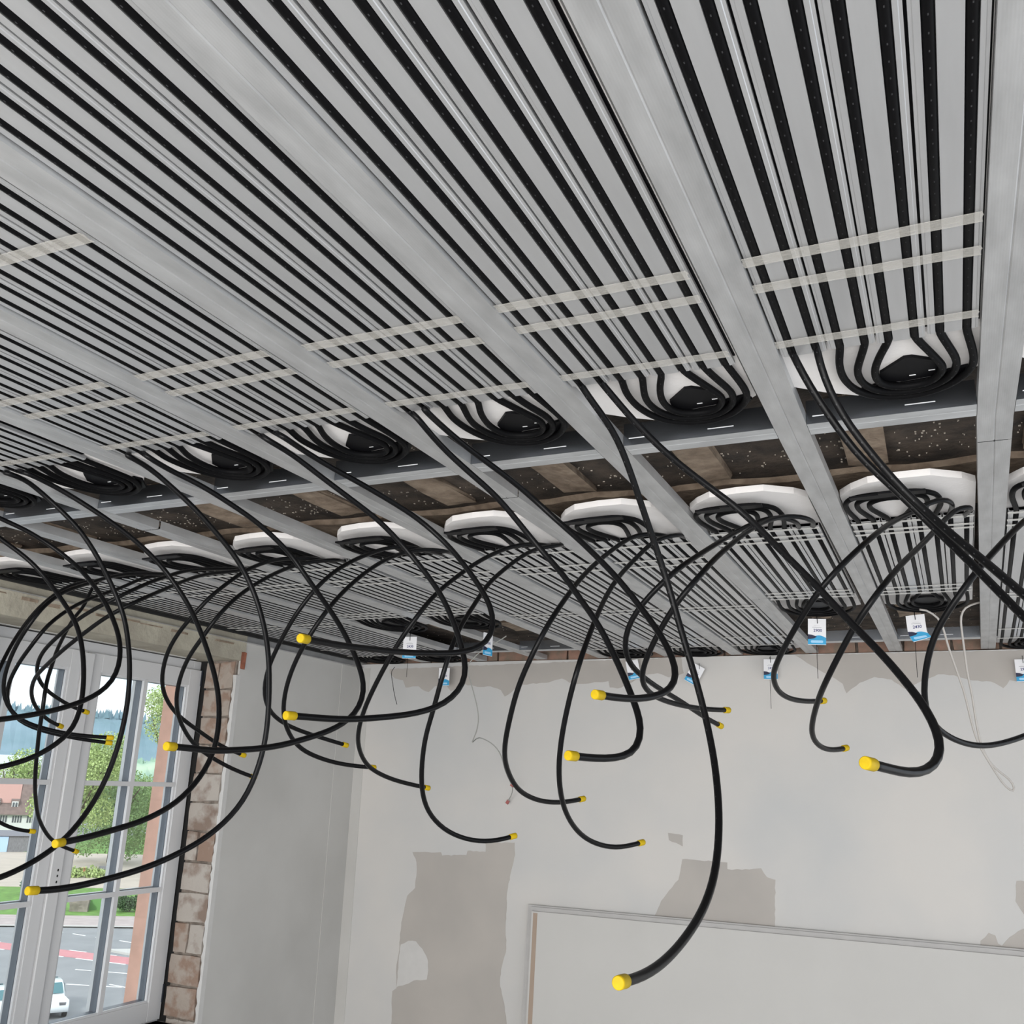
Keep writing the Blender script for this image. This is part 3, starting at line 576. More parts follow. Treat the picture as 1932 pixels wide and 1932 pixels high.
 'G2b': (1, [(-0.353,2.775,2.500),(-0.353,2.735,2.495),(-0.342,2.623,2.477),(-0.374,2.551,2.477),(-0.417,2.538,2.468),(-0.460,2.417,2.411),(-0.513,2.230,2.312),(-0.553,2.092,2.233),(-0.608,2.081,2.179),(-0.658,2.102,2.132),(-0.684,2.126,2.091),(-0.691,2.160,2.053),(-0.685,2.217,2.026),(-0.671,2.343,2.001),(-0.647,2.506,1.976),(-0.621,2.661,1.947),(-0.599,2.763,1.930)]),
 'G3a': (1, [(-0.698,2.775,2.500),(-0.698,2.735,2.495),(-0.684,2.662,2.477),(-0.711,2.654,2.477),(-0.748,2.623,2.455),(-0.778,2.521,2.377),(-0.794,2.425,2.308),(-0.798,2.321,2.228),(-0.787,2.182,2.119),(-0.788,2.096,2.016),(-0.826,2.132,1.929),(-0.858,2.175,1.850),(-0.883,2.229,1.775),(-0.910,2.337,1.697),(-0.916,2.451,1.638),(-0.901,2.546,1.605),(-0.874,2.640,1.591),(-0.850,2.706,1.596),(-0.831,2.759,1.603)]),
 'G3b': (1, [(-0.738,2.775,2.500),(-0.738,2.735,2.495),(-0.731,2.654,2.477),(-0.761,2.619,2.477),(-0.797,2.582,2.463),(-0.828,2.477,2.400),(-0.856,2.308,2.288),(-0.863,2.119,2.146),(-0.895,2.090,2.066),(-0.952,2.127,1.983),(-0.988,2.163,1.913),(-1.029,2.222,1.845),(-1.049,2.269,1.814),(-1.068,2.340,1.776),(-1.078,2.434,1.734),(-1.065,2.538,1.709),(-1.044,2.633,1.704),(-1.026,2.701,1.709),(-1.011,2.754,1.716)]),
 'G4a': (1, [(-1.093,2.775,2.500),(-1.093,2.735,2.495),(-1.076,2.677,2.477),(-1.132,2.644,2.464),(-1.163,2.559,2.411),(-1.192,2.433,2.315),(-1.196,2.343,2.229),(-1.194,2.262,2.153),(-1.187,2.196,2.071),(-1.207,2.195,1.999),(-1.245,2.229,1.924),(-1.274,2.252,1.871),(-1.303,2.290,1.796),(-1.332,2.354,1.715),(-1.342,2.426,1.658),(-1.329,2.511,1.613),(-1.298,2.600,1.589),(-1.268,2.666,1.586),(-1.247,2.709,1.592),(-1.227,2.748,1.601)]),
 'G4b': (1, [(-1.133,2.775,2.500),(-1.133,2.735,2.495),(-1.125,2.648,2.477),(-1.149,2.627,2.477),(-1.190,2.563,2.453),(-1.228,2.453,2.392),(-1.256,2.363,2.327),(-1.279,2.267,2.251),(-1.296,2.213,2.187),(-1.352,2.214,2.115),(-1.427,2.246,2.026),(-1.485,2.278,1.953),(-1.538,2.331,1.895),(-1.586,2.407,1.842),(-1.614,2.508,1.789),(-1.610,2.628,1.756),(-1.596,2.741,1.739),(-1.581,2.830,1.729)]),
 'G5a': (1, [(-1.494,2.775,2.500),(-1.494,2.735,2.495),(-1.457,2.644,2.477),(-1.492,2.603,2.477),(-1.541,2.556,2.464),(-1.568,2.440,2.406),(-1.583,2.320,2.320),(-1.586,2.212,2.226),(-1.619,2.183,2.151),(-1.685,2.207,2.075),(-1.736,2.238,2.001),(-1.767,2.273,1.938),(-1.790,2.332,1.883),(-1.802,2.423,1.832),(-1.785,2.548,1.801),(-1.759,2.660,1.790),(-1.737,2.739,1.788)]),
 'G5b': (1, [(-1.534,2.775,2.500),(-1.534,2.735,2.495),(-1.534,2.576,2.477),(-1.581,2.520,2.472),(-1.613,2.428,2.430),(-1.645,2.332,2.369),(-1.666,2.252,2.295),(-1.722,2.235,2.212),(-1.793,2.262,2.134),(-1.850,2.290,2.061),(-1.888,2.328,2.004),(-1.917,2.383,1.960),(-1.931,2.448,1.928),(-1.931,2.550,1.900),(-1.918,2.687,1.878),(-1.909,2.762,1.867),(-1.901,2.812,1.860)]),
 'G6a': (1, [(-1.928,2.775,2.500),(-1.928,2.735,2.495),(-1.893,2.642,2.477),(-1.962,2.581,2.459),(-1.984,2.466,2.405),(-1.997,2.354,2.333),(-1.998,2.268,2.267),(-2.012,2.216,2.200),(-2.049,2.218,2.152),(-2.101,2.230,2.105),(-2.151,2.252,2.044),(-2.191,2.285,1.973),(-2.215,2.330,1.920),(-2.237,2.400,1.870),(-2.250,2.463,1.835),(-2.252,2.552,1.800),(-2.246,2.644,1.770),(-2.238,2.713,1.752),(-2.232,2.753,1.743)]),
 'G6b': (1, [(-1.968,2.775,2.500),(-1.968,2.735,2.495),(-1.953,2.608,2.477),(-2.000,2.553,2.470),(-2.022,2.459,2.441),(-2.043,2.366,2.389),(-2.051,2.290,2.327),(-2.062,2.240,2.280),(-2.103,2.223,2.222),(-2.166,2.234,2.170),(-2.218,2.251,2.115),(-2.250,2.274,2.062),(-2.274,2.303,2.014),(-2.287,2.338,1.979),(-2.301,2.403,1.939),(-2.306,2.464,1.913),(-2.308,2.551,1.880),(-2.308,2.628,1.851),(-2.301,2.707,1.828),(-2.293,2.758,1.817)]),
 'G7a': (1, [(-2.333,2.775,2.500),(-2.333,2.735,2.495),(-2.342,2.645,2.464),(-2.342,2.513,2.426),(-2.328,2.403,2.380),(-2.305,2.293,2.327),(-2.280,2.187,2.276),(-2.290,2.132,2.241),(-2.358,2.123,2.209),(-2.434,2.128,2.171),(-2.532,2.137,2.119),(-2.631,2.167,2.078),(-2.750,2.220,2.038),(-2.815,2.266,2.001),(-2.855,2.310,1.970),(-2.881,2.356,1.944),(-2.903,2.416,1.918),(-2.913,2.459,1.904),(-2.919,2.501,1.896)]),
 'G7b': (1, [(-2.373,2.775,2.500),(-2.373,2.735,2.495),(-2.381,2.612,2.469),(-2.385,2.474,2.435),(-2.384,2.364,2.387),(-2.377,2.277,2.344),(-2.386,2.190,2.289),(-2.459,2.174,2.253),(-2.544,2.176,2.217),(-2.616,2.182,2.174),(-2.702,2.200,2.129),(-2.763,2.231,2.094),(-2.812,2.273,2.057),(-2.842,2.329,2.022),(-2.856,2.387,1.997),(-2.864,2.440,1.980),(-2.870,2.499,1.963),(-2.871,2.563,1.951)]),
 'G8a': (1, [(-2.730,2.775,2.500),(-2.730,2.735,2.495),(-2.731,2.634,2.477),(-2.750,2.538,2.456),(-2.738,2.434,2.419),(-2.718,2.340,2.377),(-2.699,2.268,2.345),(-2.672,2.188,2.303),(-2.645,2.113,2.242),(-2.660,2.091,2.187),(-2.704,2.099,2.140),(-2.747,2.114,2.090),(-2.783,2.132,2.040),(-2.808,2.154,1.990),(-2.820,2.181,1.945),(-2.815,2.209,1.918),(-2.804,2.245,1.897),(-2.782,2.301,1.880),(-2.748,2.376,1.866),(-2.715,2.439,1.861),(-2.675,2.511,1.860)]),
 'G8b': (1, [(-2.770,2.775,2.500),(-2.770,2.735,2.495),(-2.777,2.642,2.465),(-2.775,2.560,2.415),(-2.769,2.476,2.374),(-2.759,2.399,2.338),(-2.741,2.312,2.289),(-2.720,2.242,2.241),(-2.713,2.195,2.197),(-2.741,2.182,2.143),(-2.798,2.192,2.093),(-2.846,2.207,2.043),(-2.879,2.221,2.001),(-2.897,2.242,1.959),(-2.899,2.264,1.929),(-2.889,2.303,1.899),(-2.865,2.367,1.876),(-2.831,2.449,1.860),(-2.795,2.525,1.850),(-2.762,2.590,1.845)]),
 'G9a': (1, [(-3.126,2.775,2.500),(-3.126,2.735,2.495),(-3.114,2.709,2.459),(-3.096,2.678,2.415),(-3.073,2.650,2.373),(-3.039,2.581,2.311),(-2.977,2.501,2.239),(-2.897,2.410,2.159),(-2.822,2.337,2.094),(-2.751,2.268,2.029),(-2.725,2.247,1.985),(-2.741,2.263,1.921),(-2.771,2.288,1.867),(-2.795,2.312,1.816),(-2.821,2.338,1.765),(-2.867,2.385,1.699),(-2.919,2.441,1.649),(-2.986,2.520,1.585),(-3.030,2.595,1.532),(-3.057,2.663,1.492),(-3.071,2.740,1.464),(-3.078,2.799,1.448)]),
 'G9b': (1, [(-3.166,2.775,2.500),(-3.166,2.735,2.495),(-3.168,2.689,2.476),(-3.167,2.617,2.439),(-3.105,2.465,2.324),(-2.944,2.258,2.151),(-2.892,2.172,1.979),(-2.984,2.234,1.827),(-3.062,2.309,1.706),(-3.128,2.398,1.616),(-3.144,2.467,1.570),(-3.144,2.529,1.543),(-3.141,2.576,1.529),(-3.131,2.636,1.523)]),
}
HLAB = {
 'F1a': 'left one of the two thick black hoses leaving at the right edge',
 'F1b': 'right one of the two thick black hoses leaving at the right edge',
 'F2a': 'longest black hose, hanging lowest, its yellow cap before the leaning board',
 'F2b': 'black hose curling to the large yellow cap at lower right',
 'F3a': 'black hose ending in the lower of the two large caps near the centre',
 'F3b': 'black hose ending in the upper of the two large caps near the centre',
 'F4a': 'black hose with a flat curve to the second highest large cap, left of centre',
 'F4b': 'black hose with a flat curve to the highest large yellow cap, left of centre',
 'F5a': 'black hose sweeping past the brick jamb to the lowest yellow cap at the window',
 'F5b': 'black hose ending in a large cap over the salmon stone beyond the window',
 'F6a': 'black hose falling past the mullion and leaving lowest at the left edge',
 'F6b': 'black hose sweeping past the window to a large yellow cap on the mullion',
 'F7a': 'black hose bending back before the left sash, middle one leaving at the left edge',
 'F7b': 'black hose bending back before the window head, uppermost leaving at the left edge',
 'G0a': 'black hose dropping before the white cable and leaving at the right edge',
 'G1a': 'black rear hose whose small cap sits just left of the large lower right cap',
 'G1b': 'black rear hose whose small cap is half hidden behind the next hose at right',
 'G2a': 'black rear hose ending level just right of the longest hose, upper small cap',
 'G2b': 'black rear hose slanting down across the longest hose, lower small cap',
 'G3a': 'black rear hose with the lowest small cap left of the longest hose',
 'G3b': 'black rear hose ending just above and left of the lowest small cap at centre',
 'G4a': 'black rear hose ending just above the tall bare patch of the far wall',
 'G4b': 'black rear hose whose cap touches the hose above the tall bare patch',
 'G5a': 'black rear hose before the left corner, lower of its two small caps',
 'G5b': 'black rear hose before the left corner, upper of its two small caps',
 'G6a': 'black rear hose before the brick jamb, its small cap lower and further right',
 'G6b': 'black rear hose before the brick jamb, its small cap touching the thick hose',
 'G7a': 'thin black hose looping over the left sash to a tiny cap above a long curve',
 'G7b': 'thin black hose over the left sash, its end hidden behind nearer hoses',
 'G8a': 'black hose near the left edge with the upper of the twin caps on the mullion',
 'G8b': 'black hose near the left edge with the lower of the twin caps on the mullion',
 'G9a': 'black hose hanging almost straight over the left sash to a tiny cap',
 'G9b': 'black hose entering from the left edge, only its curved tip in view'}
def cap_mesh():
    bm = bmesh.new(); n = 20; prof = [(.0, .0), (.0072, .0), (.0084, .0012), (.0086, .004), (.0086, .0235), (.0078, .0245), (.0066, .0245)]
    rings = []
    for r, z in prof:
        rings.append([bm.verts.new((r*math.cos(2*PI*k/n), r*math.sin(2*PI*k/n), z)) for k in range(n)] if r > 0 else None)
    cv = bm.verts.new((0, 0, 0))
    for k in range(n): bm.faces.new((cv, rings[1][(k+1) % n], rings[1][k]))
    for A, B in zip(rings[1:], rings[2:]):
        for k in range(n): f = bm.faces.new((A[k], A[(k+1) % n], B[(k+1) % n], B[k])); f.smooth = True
    bm.faces.new(rings[-1]); return mesh_of('end_cap', bm, YEL)
CAPM = cap_mesh()
for key, (capped, P) in HOSES.items():
    Q = relax(catmull(P, .02), 4)
    o0 = Vector(P[1]); root = empty('connection_hose', o0)
    tag(root, HLAB[key], 'hose', 'hoses hanging from the front panels' if key[0] == 'F' else 'hoses hanging from the rear panels')
    tube_obj('tube', [q-o0 for q in Q], .0067, HOSE, root, 12)
    if capped:
        d = (Q[-3]-Q[-1]).normalized(); c = share('end_cap', CAPM, root, Q[-1]-o0-d*.004)
        c.rotation_mode = 'QUATERNION'; c.rotation_quaternion = d.to_track_quat('Z', 'Y'); c['label'] = 'yellow end cap'

# ------------------------------------------------------------------ tags on cable ties
def text_mesh(body, size, material, sx=1.):
    cu = bpy.data.curves.new('t', 'FONT'); cu.body = body; cu.size = size; cu.align_x = 'CENTER'; cu.extrude = 0; cu.resolution_u = 2; cu.offset = size*.015
    t = bpy.data.objects.new('t', cu); C.objects.link(t); bpy.context.view_layer.update()
    me = bpy.data.meshes.new_from_object(t.evaluated_get(bpy.context.evaluated_depsgraph_get()))
    bpy.data.objects.remove(t); bpy.data.curves.remove(cu)
    me.transform(Matrix.Rotation(PI/2, 4, 'X')); me.materials.clear(); me.materials.append(material); return me
def bendy(me, curl):
    if not curl: return
    for v in me.vertices:
        z = -v.co.z
        if z > .07:
            t = (z-.07)/.045; k = .5+v.co.x/.073; v.co.x += curl*.016*t*t; v.co.z += .012*t*t*k
def label_tag(loc, rz, tilt, text, label, tail, curl=0, drop=.018):
    root = empty('label_tag', loc, rz); tag(root, label, 'tag', 'white and blue tags under the pipe loops')
    H_, W_ = .110, .0365
    def sheet(name, pts, y, mt, nx=1):
        bm = bmesh.new()
        A = [bm.verts.new((x, y, z-drop)) for x, z in pts]; B = [bm.verts.new((x, y+.0005, z-drop)) for x, z in pts]; n = len(pts)
        bm.faces.new(A); bm.faces.new(B[::-1])
        for i in range(n): bm.faces.new((A[i], A[(i+1) % n], B[(i+1) % n], B[i]))
        fin(bm); me = bpy.data.meshes.new(name); bm.to_mesh(me); bm.free(); me.materials.append(mt); bendy(me, curl)
        return share(name, me, root, (0, 0, 0), (0, tilt, 0))
    zs = [-H_*i/8 for i in range(9)]
    sheet('paper', [(W_, z) for z in zs]+[(-W_, z) for z in zs[::-1]], 0, PAPER)
    wave = [(-W_+2*W_*i/14, -.080+.010*math.sin(PI*max(0, i-3)/11)) for i in range(15)]
    sheet('blue_print', wave+[(W_, -H_*.93), (W_, -H_+.002), (-W_, -H_+.002), (-W_, -H_*.93)], -.0008, BLUE)
    sheet('navy_print', [(-W_, -.066), (-W_*.55, -.068), (0, -.0755), (-W_*.3, -.083), (-W_*.7, -.0855), (-W_, -.086)], -.0012, NAVY)
    pill = [(.020*math.cos(a)/abs(math.cos(a))*1.0+.005*math.cos(a) if abs(math.cos(a)) > 1e-6 else 0, -.0965+.0055*math.sin(a)) for a in [2*PI*(i+.5)/16 for i in range(16)]]
    sheet('logo_print', pill, -.0012, LBLUE)
    sheet('small_print', [(-.013, -.029), (.012, -.0295), (.012, -.0305), (-.013, -.030)], -.0008, GREYP)
    sheet('small_print', [(-.019, -.0345), (.018, -.0355), (.018, -.0375), (-.019, -.0365)], -.0008, GREYP)
    me = text_mesh(text, .0175, INK); 
    for v in me.vertices: v.co += Vector((.003, -.0008, -.055-drop))
    share('handwriting', me, root, (0, 0, 0), (0, tilt, 0))
    tp = [(0, .002, .012), (0, -.003, 0), (.001, -.004, -.010-drop), (.001, -.003, -.020-drop)]
    tube_obj('cable_tie', tp, .0014, BLK, root, 6)
    if tail:
        tube_obj('tie_tail', [(-.004, .012, .01), (-.005, .008, -.03), (-.006+tail[0]*.4, .008, -.08), (-.006+tail[0], .008, -tail[1])], .0011, BLK, root, 6)
for a in (((-.478, 4.145, ZC-.012), .06, .05, '2900', 'white and blue tag hanging level, second from the right below a rear loop', (-.004, .26), 0, .010),
          ((-.095, 4.150, ZC-.012), -.2, -.05, '2430', 'white and blue tag with its lower corner curled forward, beside the white cable', (-.006, .26), 1, .008),
          ((.352, 5.30, ZC-.055), -.1, 0, '2900', 'white and blue tag at the right edge in front of the far wall', None, 0, .006),
          ((-.868, 5.30, ZC-.030), .05, .02, '2430', 'white and blue tag against the far wall, left of the level hanging tag', (-.002, .27), 0, .004),
          ((-1.262, 5.30, ZC-.060), .2, .5, '2430', 'strongly tilted white and blue tag against the far wall behind the longest hose', None, 0, .002),
          ((-1.660, 5.30, ZC-.020), .15, -.2, '2900', 'slightly tilted white and blue tag on the far wall, half hidden by a hose', None, 0, .004),
          ((-2.870, 5.26, ZC-.030), .1, 0, '2430', 'white and blue tag on the far wall at left, behind a slanting hose', None, 0, .02),
          ((-2.03, 4.15, ZC-.02), 1.35, 0, '2900', 'white tag turned almost edge-on below a rear loop', None, 0, .010),
          ((-2.478, 4.16, ZC-.016), .15, 0, '2430', 'white and blue tag at left hanging behind the highest flat hose', (-.004, .22), 0, .016)):
    label_tag(*a)

# ------------------------------------------------------------------ loose cables
def simple_tube(name, P, r, mt, label, cat, it=3, step=.02):
    o0 = Vector(P[0]); o = tube_obj(name, [q-o0 for q in relax(catmull(P, step), it)], r, mt, None, 8, o0); return tag(o, label, cat)
simple_tube('white_cable', WHITE_CABLE, .0042, WCAB, 'doubled-back white cable hanging in a long loop at right', 'cable')
g0 = Vector(GREY_WIRE[0]); gw = empty('signal_wire', g0); tag(gw, 'thin grey wire hanging on the far wall with two small dark red connectors', 'wire')
tube_obj('wire', [q-g0 for q in relax(catmull(GREY_WIRE, .02), 2)], .0031, GCAB, gw, 6)
for p, a in ((GREY_WIRE[-4], .5), (GREY_WIRE[-1], 2.2)):
    bm = bmesh.new(); box(bm, -.011, .011, -.006, .006, -.008, .008, .0008); c = obj('connector', bm, REDC, gw, Vector(p)-g0+Vector((.006, -.008, 0))); c.rotation_euler = (0, a, 0)
simple_tube('bent_wire', BENT_WIRE, .0018, BLK, 'short kinked black wire hanging at the top left of the far wall', 'wire', 1)

# ------------------------------------------------------------------ leaning plasterboards
root = empty('plasterboard_stack', (-2.25, 5.315, 0))
tag(root, 'stack of large pale plasterboards leaning upright against the far wall', 'plasterboard')
lean = math.atan2(.075, 1.06)
def sheet_obj(x0, x1, off, zt, nm='board'):
    bm = bmesh.new()
    for sgn in (0,): 
        v = box(bm, x0, x1, -.0125, 0, 0, zt)
    o = obj(nm, bm, SHEET if nm == 'board' else SHEETE, root); o.rotation_euler = (-lean, 0, 0)  # rear boards take the greyer tone: their shade is in the colour
    return o
# local frame: bottom at y=-.36 in front, top resting back
for k, (x0, x1, dz) in enumerate(((.0, 2.60, 0), (-.012, 2.59, .022), (-.035, 2.61, .030))):
    o = sheet_obj(x0, x1, 0, 1.066+dz, 'board' if k == 0 else 'rear_board'); o.location = (.0, -.075+.0128*k, .0)
    if k == 0:
        bm = bmesh.new(); box(bm, .010, .036, -.0131, -.0125, 0, 1.058); e = obj('brown_edge_strip', bm, BROWN, root); e.rotation_euler = (-lean, 0, 0); e.location = o.location; e['label'] = 'brown paper strip down the left edge'
        bm = bmesh.new(); box(bm, 0, 2.60, -.0126, .0001, 1.0661, 1.0668); e = obj('top_edge', bm, SHEETE, root); e.rotation_euler = (-lean, 0, 0); e.location = o.location

# ------------------------------------------------------------------ windows
def win_box(bm, y0, y1, z0, z1, x0, x1): box(bm, x0, x1, y0, y1, z0, z1)
def frame_bm(y0, y1, z0, z1, w, x0, x1):
    bm = bmesh.new()
    win_box(bm, y0, y0+w, z0, z1, x0, x1); win_box(bm, y1-w, y1, z0, z1, x0, x1)
    win_box(bm, y0+w, y1-w, z0, z0+w, x0, x1); win_box(bm, y0+w, y1-w, z1-w, z1, x0, x1); return bm
XF = -3.80
def casement(nm, y0, y1):
    z0, z1 = WZ0, WZ1-.004; yc = (y0+y1)/2
    root = empty(nm, (XF, yc, z0)); tag(root, kind='structure')
    L = lambda bm: [setattr(v, 'co', v.co-Vector((XF, yc, z0))) for v in bm.verts] and bm
    bm = frame_bm(y0+.012, y1-.012, z0, z1, .055, XF-.085, XF-.022); obj('window_frame', L(bm), WINW, root, bevel=.0015)
    for s in (0, 1):
        a, b = (yc+.004, y1-.022) if s else (y0+.022, yc-.004)
        S = .092; zb, zt2 = z0+.012, z1-.050
        bm = frame_bm(a, b, zb, zt2+.0, S*.98, XF-.088, XF+.0); sash = obj('sash', L(bm), WINW, root, bevel=.002)
        ga, gb, gz0, gz1 = a+S, b-S, zb+S, zt2-S
        # glazing bead, inner and outer
        bm = frame_bm(ga-.004, gb+.004, gz0-.004, gz1+.004, .012, XF-.022, XF-.008); obj('glazing_bead', L(bm), WINW, sash)
        bm = frame_bm(ga-.002, gb+.002, gz0-.002, gz1+.002, .010, XF-.064, XF-.0255); obj('glazing_spacer', L(bm), SPACER, sash)
        ym = (ga+gb)/2; zz = [gz0, 0, 0, gz1]; hh = (gz1-gz0)
        bars = [gz0+hh*.337, gz0+hh*.668]
        bm = bmesh.new()
        win_box(bm, ym-.013, ym+.013, gz0, gz1, XF-.022, XF-.006); win_box(bm, ym-.013, ym+.013, gz0, gz1, XF-.088, XF-.066)
        obj('glazing_bar', L(bm), WINW, sash)
        bm = bmesh.new(); win_box(bm, ym-.012, ym+.012, gz0, gz1, XF-.065, XF-.025); obj('glazing_spacer', L(bm), SPACER, sash)
        for zq in bars:
            bm = bmesh.new()
            win_box(bm, ga, gb, zq-.011, zq+.011, XF-.021, XF-.0055); win_box(bm, ga, gb, zq-.011, zq+.011, XF-.088, XF-.0665)
            obj('glazing_bar', L(bm), WINW, sash)
            bm = bmesh.new(); win_box(bm, ga, gb, zq-.006, zq+.006, XF-.0645, XF-.0255); obj('glazing_spacer', L(bm), SPACER, sash)
        zr = [gz0, bars[0], bars[1], gz1]
        for q0, q1 in ((ga, ym), (ym, gb)):
            for p0, p1 in zip(zr, zr[1:]):
                bm = bmesh.new(); win_box(bm, q0, q1, p0, p1, XF-.024, XF-.0230); obj('pane', L(bm), GLASS, sash)
        # thin shadow line round the sash
    bm = bmesh.new(); win_box(bm, yc-.035, yc+.030, z0+.02, z1-.056, XF+.0, XF+.016); mu = obj('meeting_stile', L(bm), WINW, root, bevel=.004)
    bm = bmesh.new()
    for dz in (0, -.025, -.051):
        for k in range(10):
            pass
        v = [bm.verts.new((XF+.0166, yc+.005+.0045*math.cos(2*PI*k/12), 1.303+dz+.006*math.sin(2*PI*k/12))) for k in range(12)]; bm.faces.new(v)
    obj('handle_hole', L(bm), HOLE, root)
    for zq in (2.22, .62):
        bm = bmesh.new(); win_box(bm, y1-.028, y1-.018, zq, zq+.085, XF-.02, XF+.004); obj('hinge', L(bm), WINS, root)
    bm = bmesh.new(); win_box(bm, y1-.0125, y1-.001, z0, z1, XF-.08, XF-.055); obj('foam_joint', L(bm), HOLE, root)
    bm = bmesh.new(); win_box(bm, y0+.015, y1-.09, WZ1-.0045, WZ1-.001, XF-.02, XF+.012); obj('head_gap', L(bm), HOLE, root)
    return root
casement('window_1', WY0, WY1)
casement('window_2', *W2)
bm = bmesh.new(); box(bm, -3.87, XW, WY0, WY1-.02, WZ0-.03, WZ0+.0); obj('window_sill', bm, SPACKL, wall_left)
# salmon sandstone reveal outside
bm = bmesh.new(); box(bm, -4.02, -3.89, WY1-.06, WY1+.25, WZ0-.2, WZ1+.1, .0)
reveal = obj('stone_reveal', bm, SALMON, wall_left)
reveal['label'] = 'salmon-coloured stone window reveal outside'

# ------------------------------------------------------------------ the street outside
GZ = EYE-12.0
ASPH = mat('asphalt', (.27, .275, .28), .95, noise_amt=.12, noise_scale=.6)
PAVE = mat('pink_paving', (.46, .39, .37), .95, noise_amt=.15, noise_scale=1.2)
KERB = mat('kerb_stone', (.50, .49, .46), .9)
LANE = mat('red_cycle_lane', (.56, .24, .25), .9, noise_amt=.1, noise_scale=2)
LINE = mat('road_paint', (.75, .75, .74), .8)
GRASS = mat('lawn', (.16, .32, .06), .95, noise_amt=.35, noise_scale=1.5)
PLAZA = mat('gravel_plaza', (.52, .45, .38), .95, noise_amt=.12, noise_scale=.5)
def ground_poly(name, pts, z, mt, label=None, cat=None, kind=None, th=.04):
    bm = bmesh.new(); extr(bm, pts, GZ+z-th, GZ+z, 'z'); o = obj(name, bm, mt)
    if kind: o['kind'] = kind
    if label: tag(o, label, cat)
    return o
ground_poly('street_ground', [(-4.3, -60), (-4.3, 160), (-900, 900), (-1400, 300), (-900, -300)], 0, ASPH, kind='structure', th=.3)
KD = Vector((8.4, 5.5, 0)).normalized()                     # kerb direction
KN = Vector((-KD.y, KD.x, 0))
K0 = Vector((-68.9, 56.2, 0))
def kp(s, n): p = K0+KD*s+KN*n; return (p.x, p.y)
def strip(name, s0, s1, n0, n1, z, mt, **k): return ground_poly(name, [kp(s0, n0), kp(s1, n0), kp(s1, n1), kp(s0, n1)], z, mt, **k)
strip('kerb', -60, 40, 0, .35, .13, KERB, kind='structure')
strip('pavement', -60, 40, .35, 6.0, .12, PAVE, kind='structure')
strip('lawn_ground', -80, 60, 6.0, 26, .16, GRASS, kind='structure')
strip('plaza_ground', -80, 70, 26, 70, .20, PLAZA, kind='structure')
strip('rear_lawn', -80, 80, 70, 110, .24, GRASS, kind='structure')
# red cycle lane with dashed white edges
a0, a1 = Vector((-80, 50.4, 0)), Vector((-44, 53.0, 0)); d_ = (a1-a0).normalized(); n_ = Vector((d_.y, -d_.x, 0))
def lp(s, n): p = a0+d_*s+n_*n; return (p.x, p.y)
ground_poly('cycle_lane', [lp(-30, 0), lp(60, 0), lp(60, 1.9), lp(-30, 1.9)], .012, LANE, 'straight red cycle lane painted along the street', 'cycle lane', th=.01)
root = empty('lane_marking', (a0.x, a0.y, GZ)); tag(root, 'broken white edge lines on both sides of the red cycle lane', 'road marking')
for side in (-.14, 1.92):
    s = 0
    while s < 44:
        bm = bmesh.new(); extr(bm, [lp(s, side), lp(s+1.5, side), lp(s+1.5, side+.14), lp(s, side+.14)], 0, .016, 'z')
        bmesh.ops.translate(bm, verts=bm.verts, vec=(-a0.x, -a0.y, 0)); obj('dash', bm, LINE, root); s += 2.6
root = empty('centre_marking', (-62, 55, GZ)); tag(root, 'dashed white centre line between kerb and cycle lane', 'road marking')
for i in range(12):
    p = Vector((-72+2.5*i, 57.6-.12*i, 0)); q = p+Vector((1.4, -.12, 0))
    bm = bmesh.new(); extr(bm, [(p.x+62, p.y-55), (q.x+62, q.y-55), (q.x+62, q.y-54.86), (p.x+62, p.y-54.86)], 0, .016, 'z'); obj('dash', bm, LINE, root)
root = empty('bay_marking', (-47, 45, GZ)); tag(root, 'white parking bay lines in front of the cycle lane', 'road marking')
for p, q in (((-48.0, 44.3), (-44.8, 45.4)), ((-46, 45.6), (-43.5, 45.4)), ((-51, 47.6), (-47, 48.6)), ((-41.2, 37.6), (-38.6, 38.2))):
    dx, dy = q[0]-p[0], q[1]-p[1]; L = math.hypot(dx, dy); nx, ny = -dy/L*.12, dx/L*.12
    bm = bmesh.new(); extr(bm, [(p[0]+47, p[1]-45), (q[0]+47, q[1]-45), (q[0]+47+nx, q[1]-45+ny), (p[0]+47+nx, p[1]-45+ny)], 0, .016, 'z'); obj('line', bm, LINE, root)
ground_poly('traffic_island', [(-54.6, 53.3), (-51, 52.9), (-49, 53.6), (-50, 55.2), (-52.5, 55.0)], .14, KERB, 'small pale traffic island beside the cycle lane', 'traffic island', th=.14)

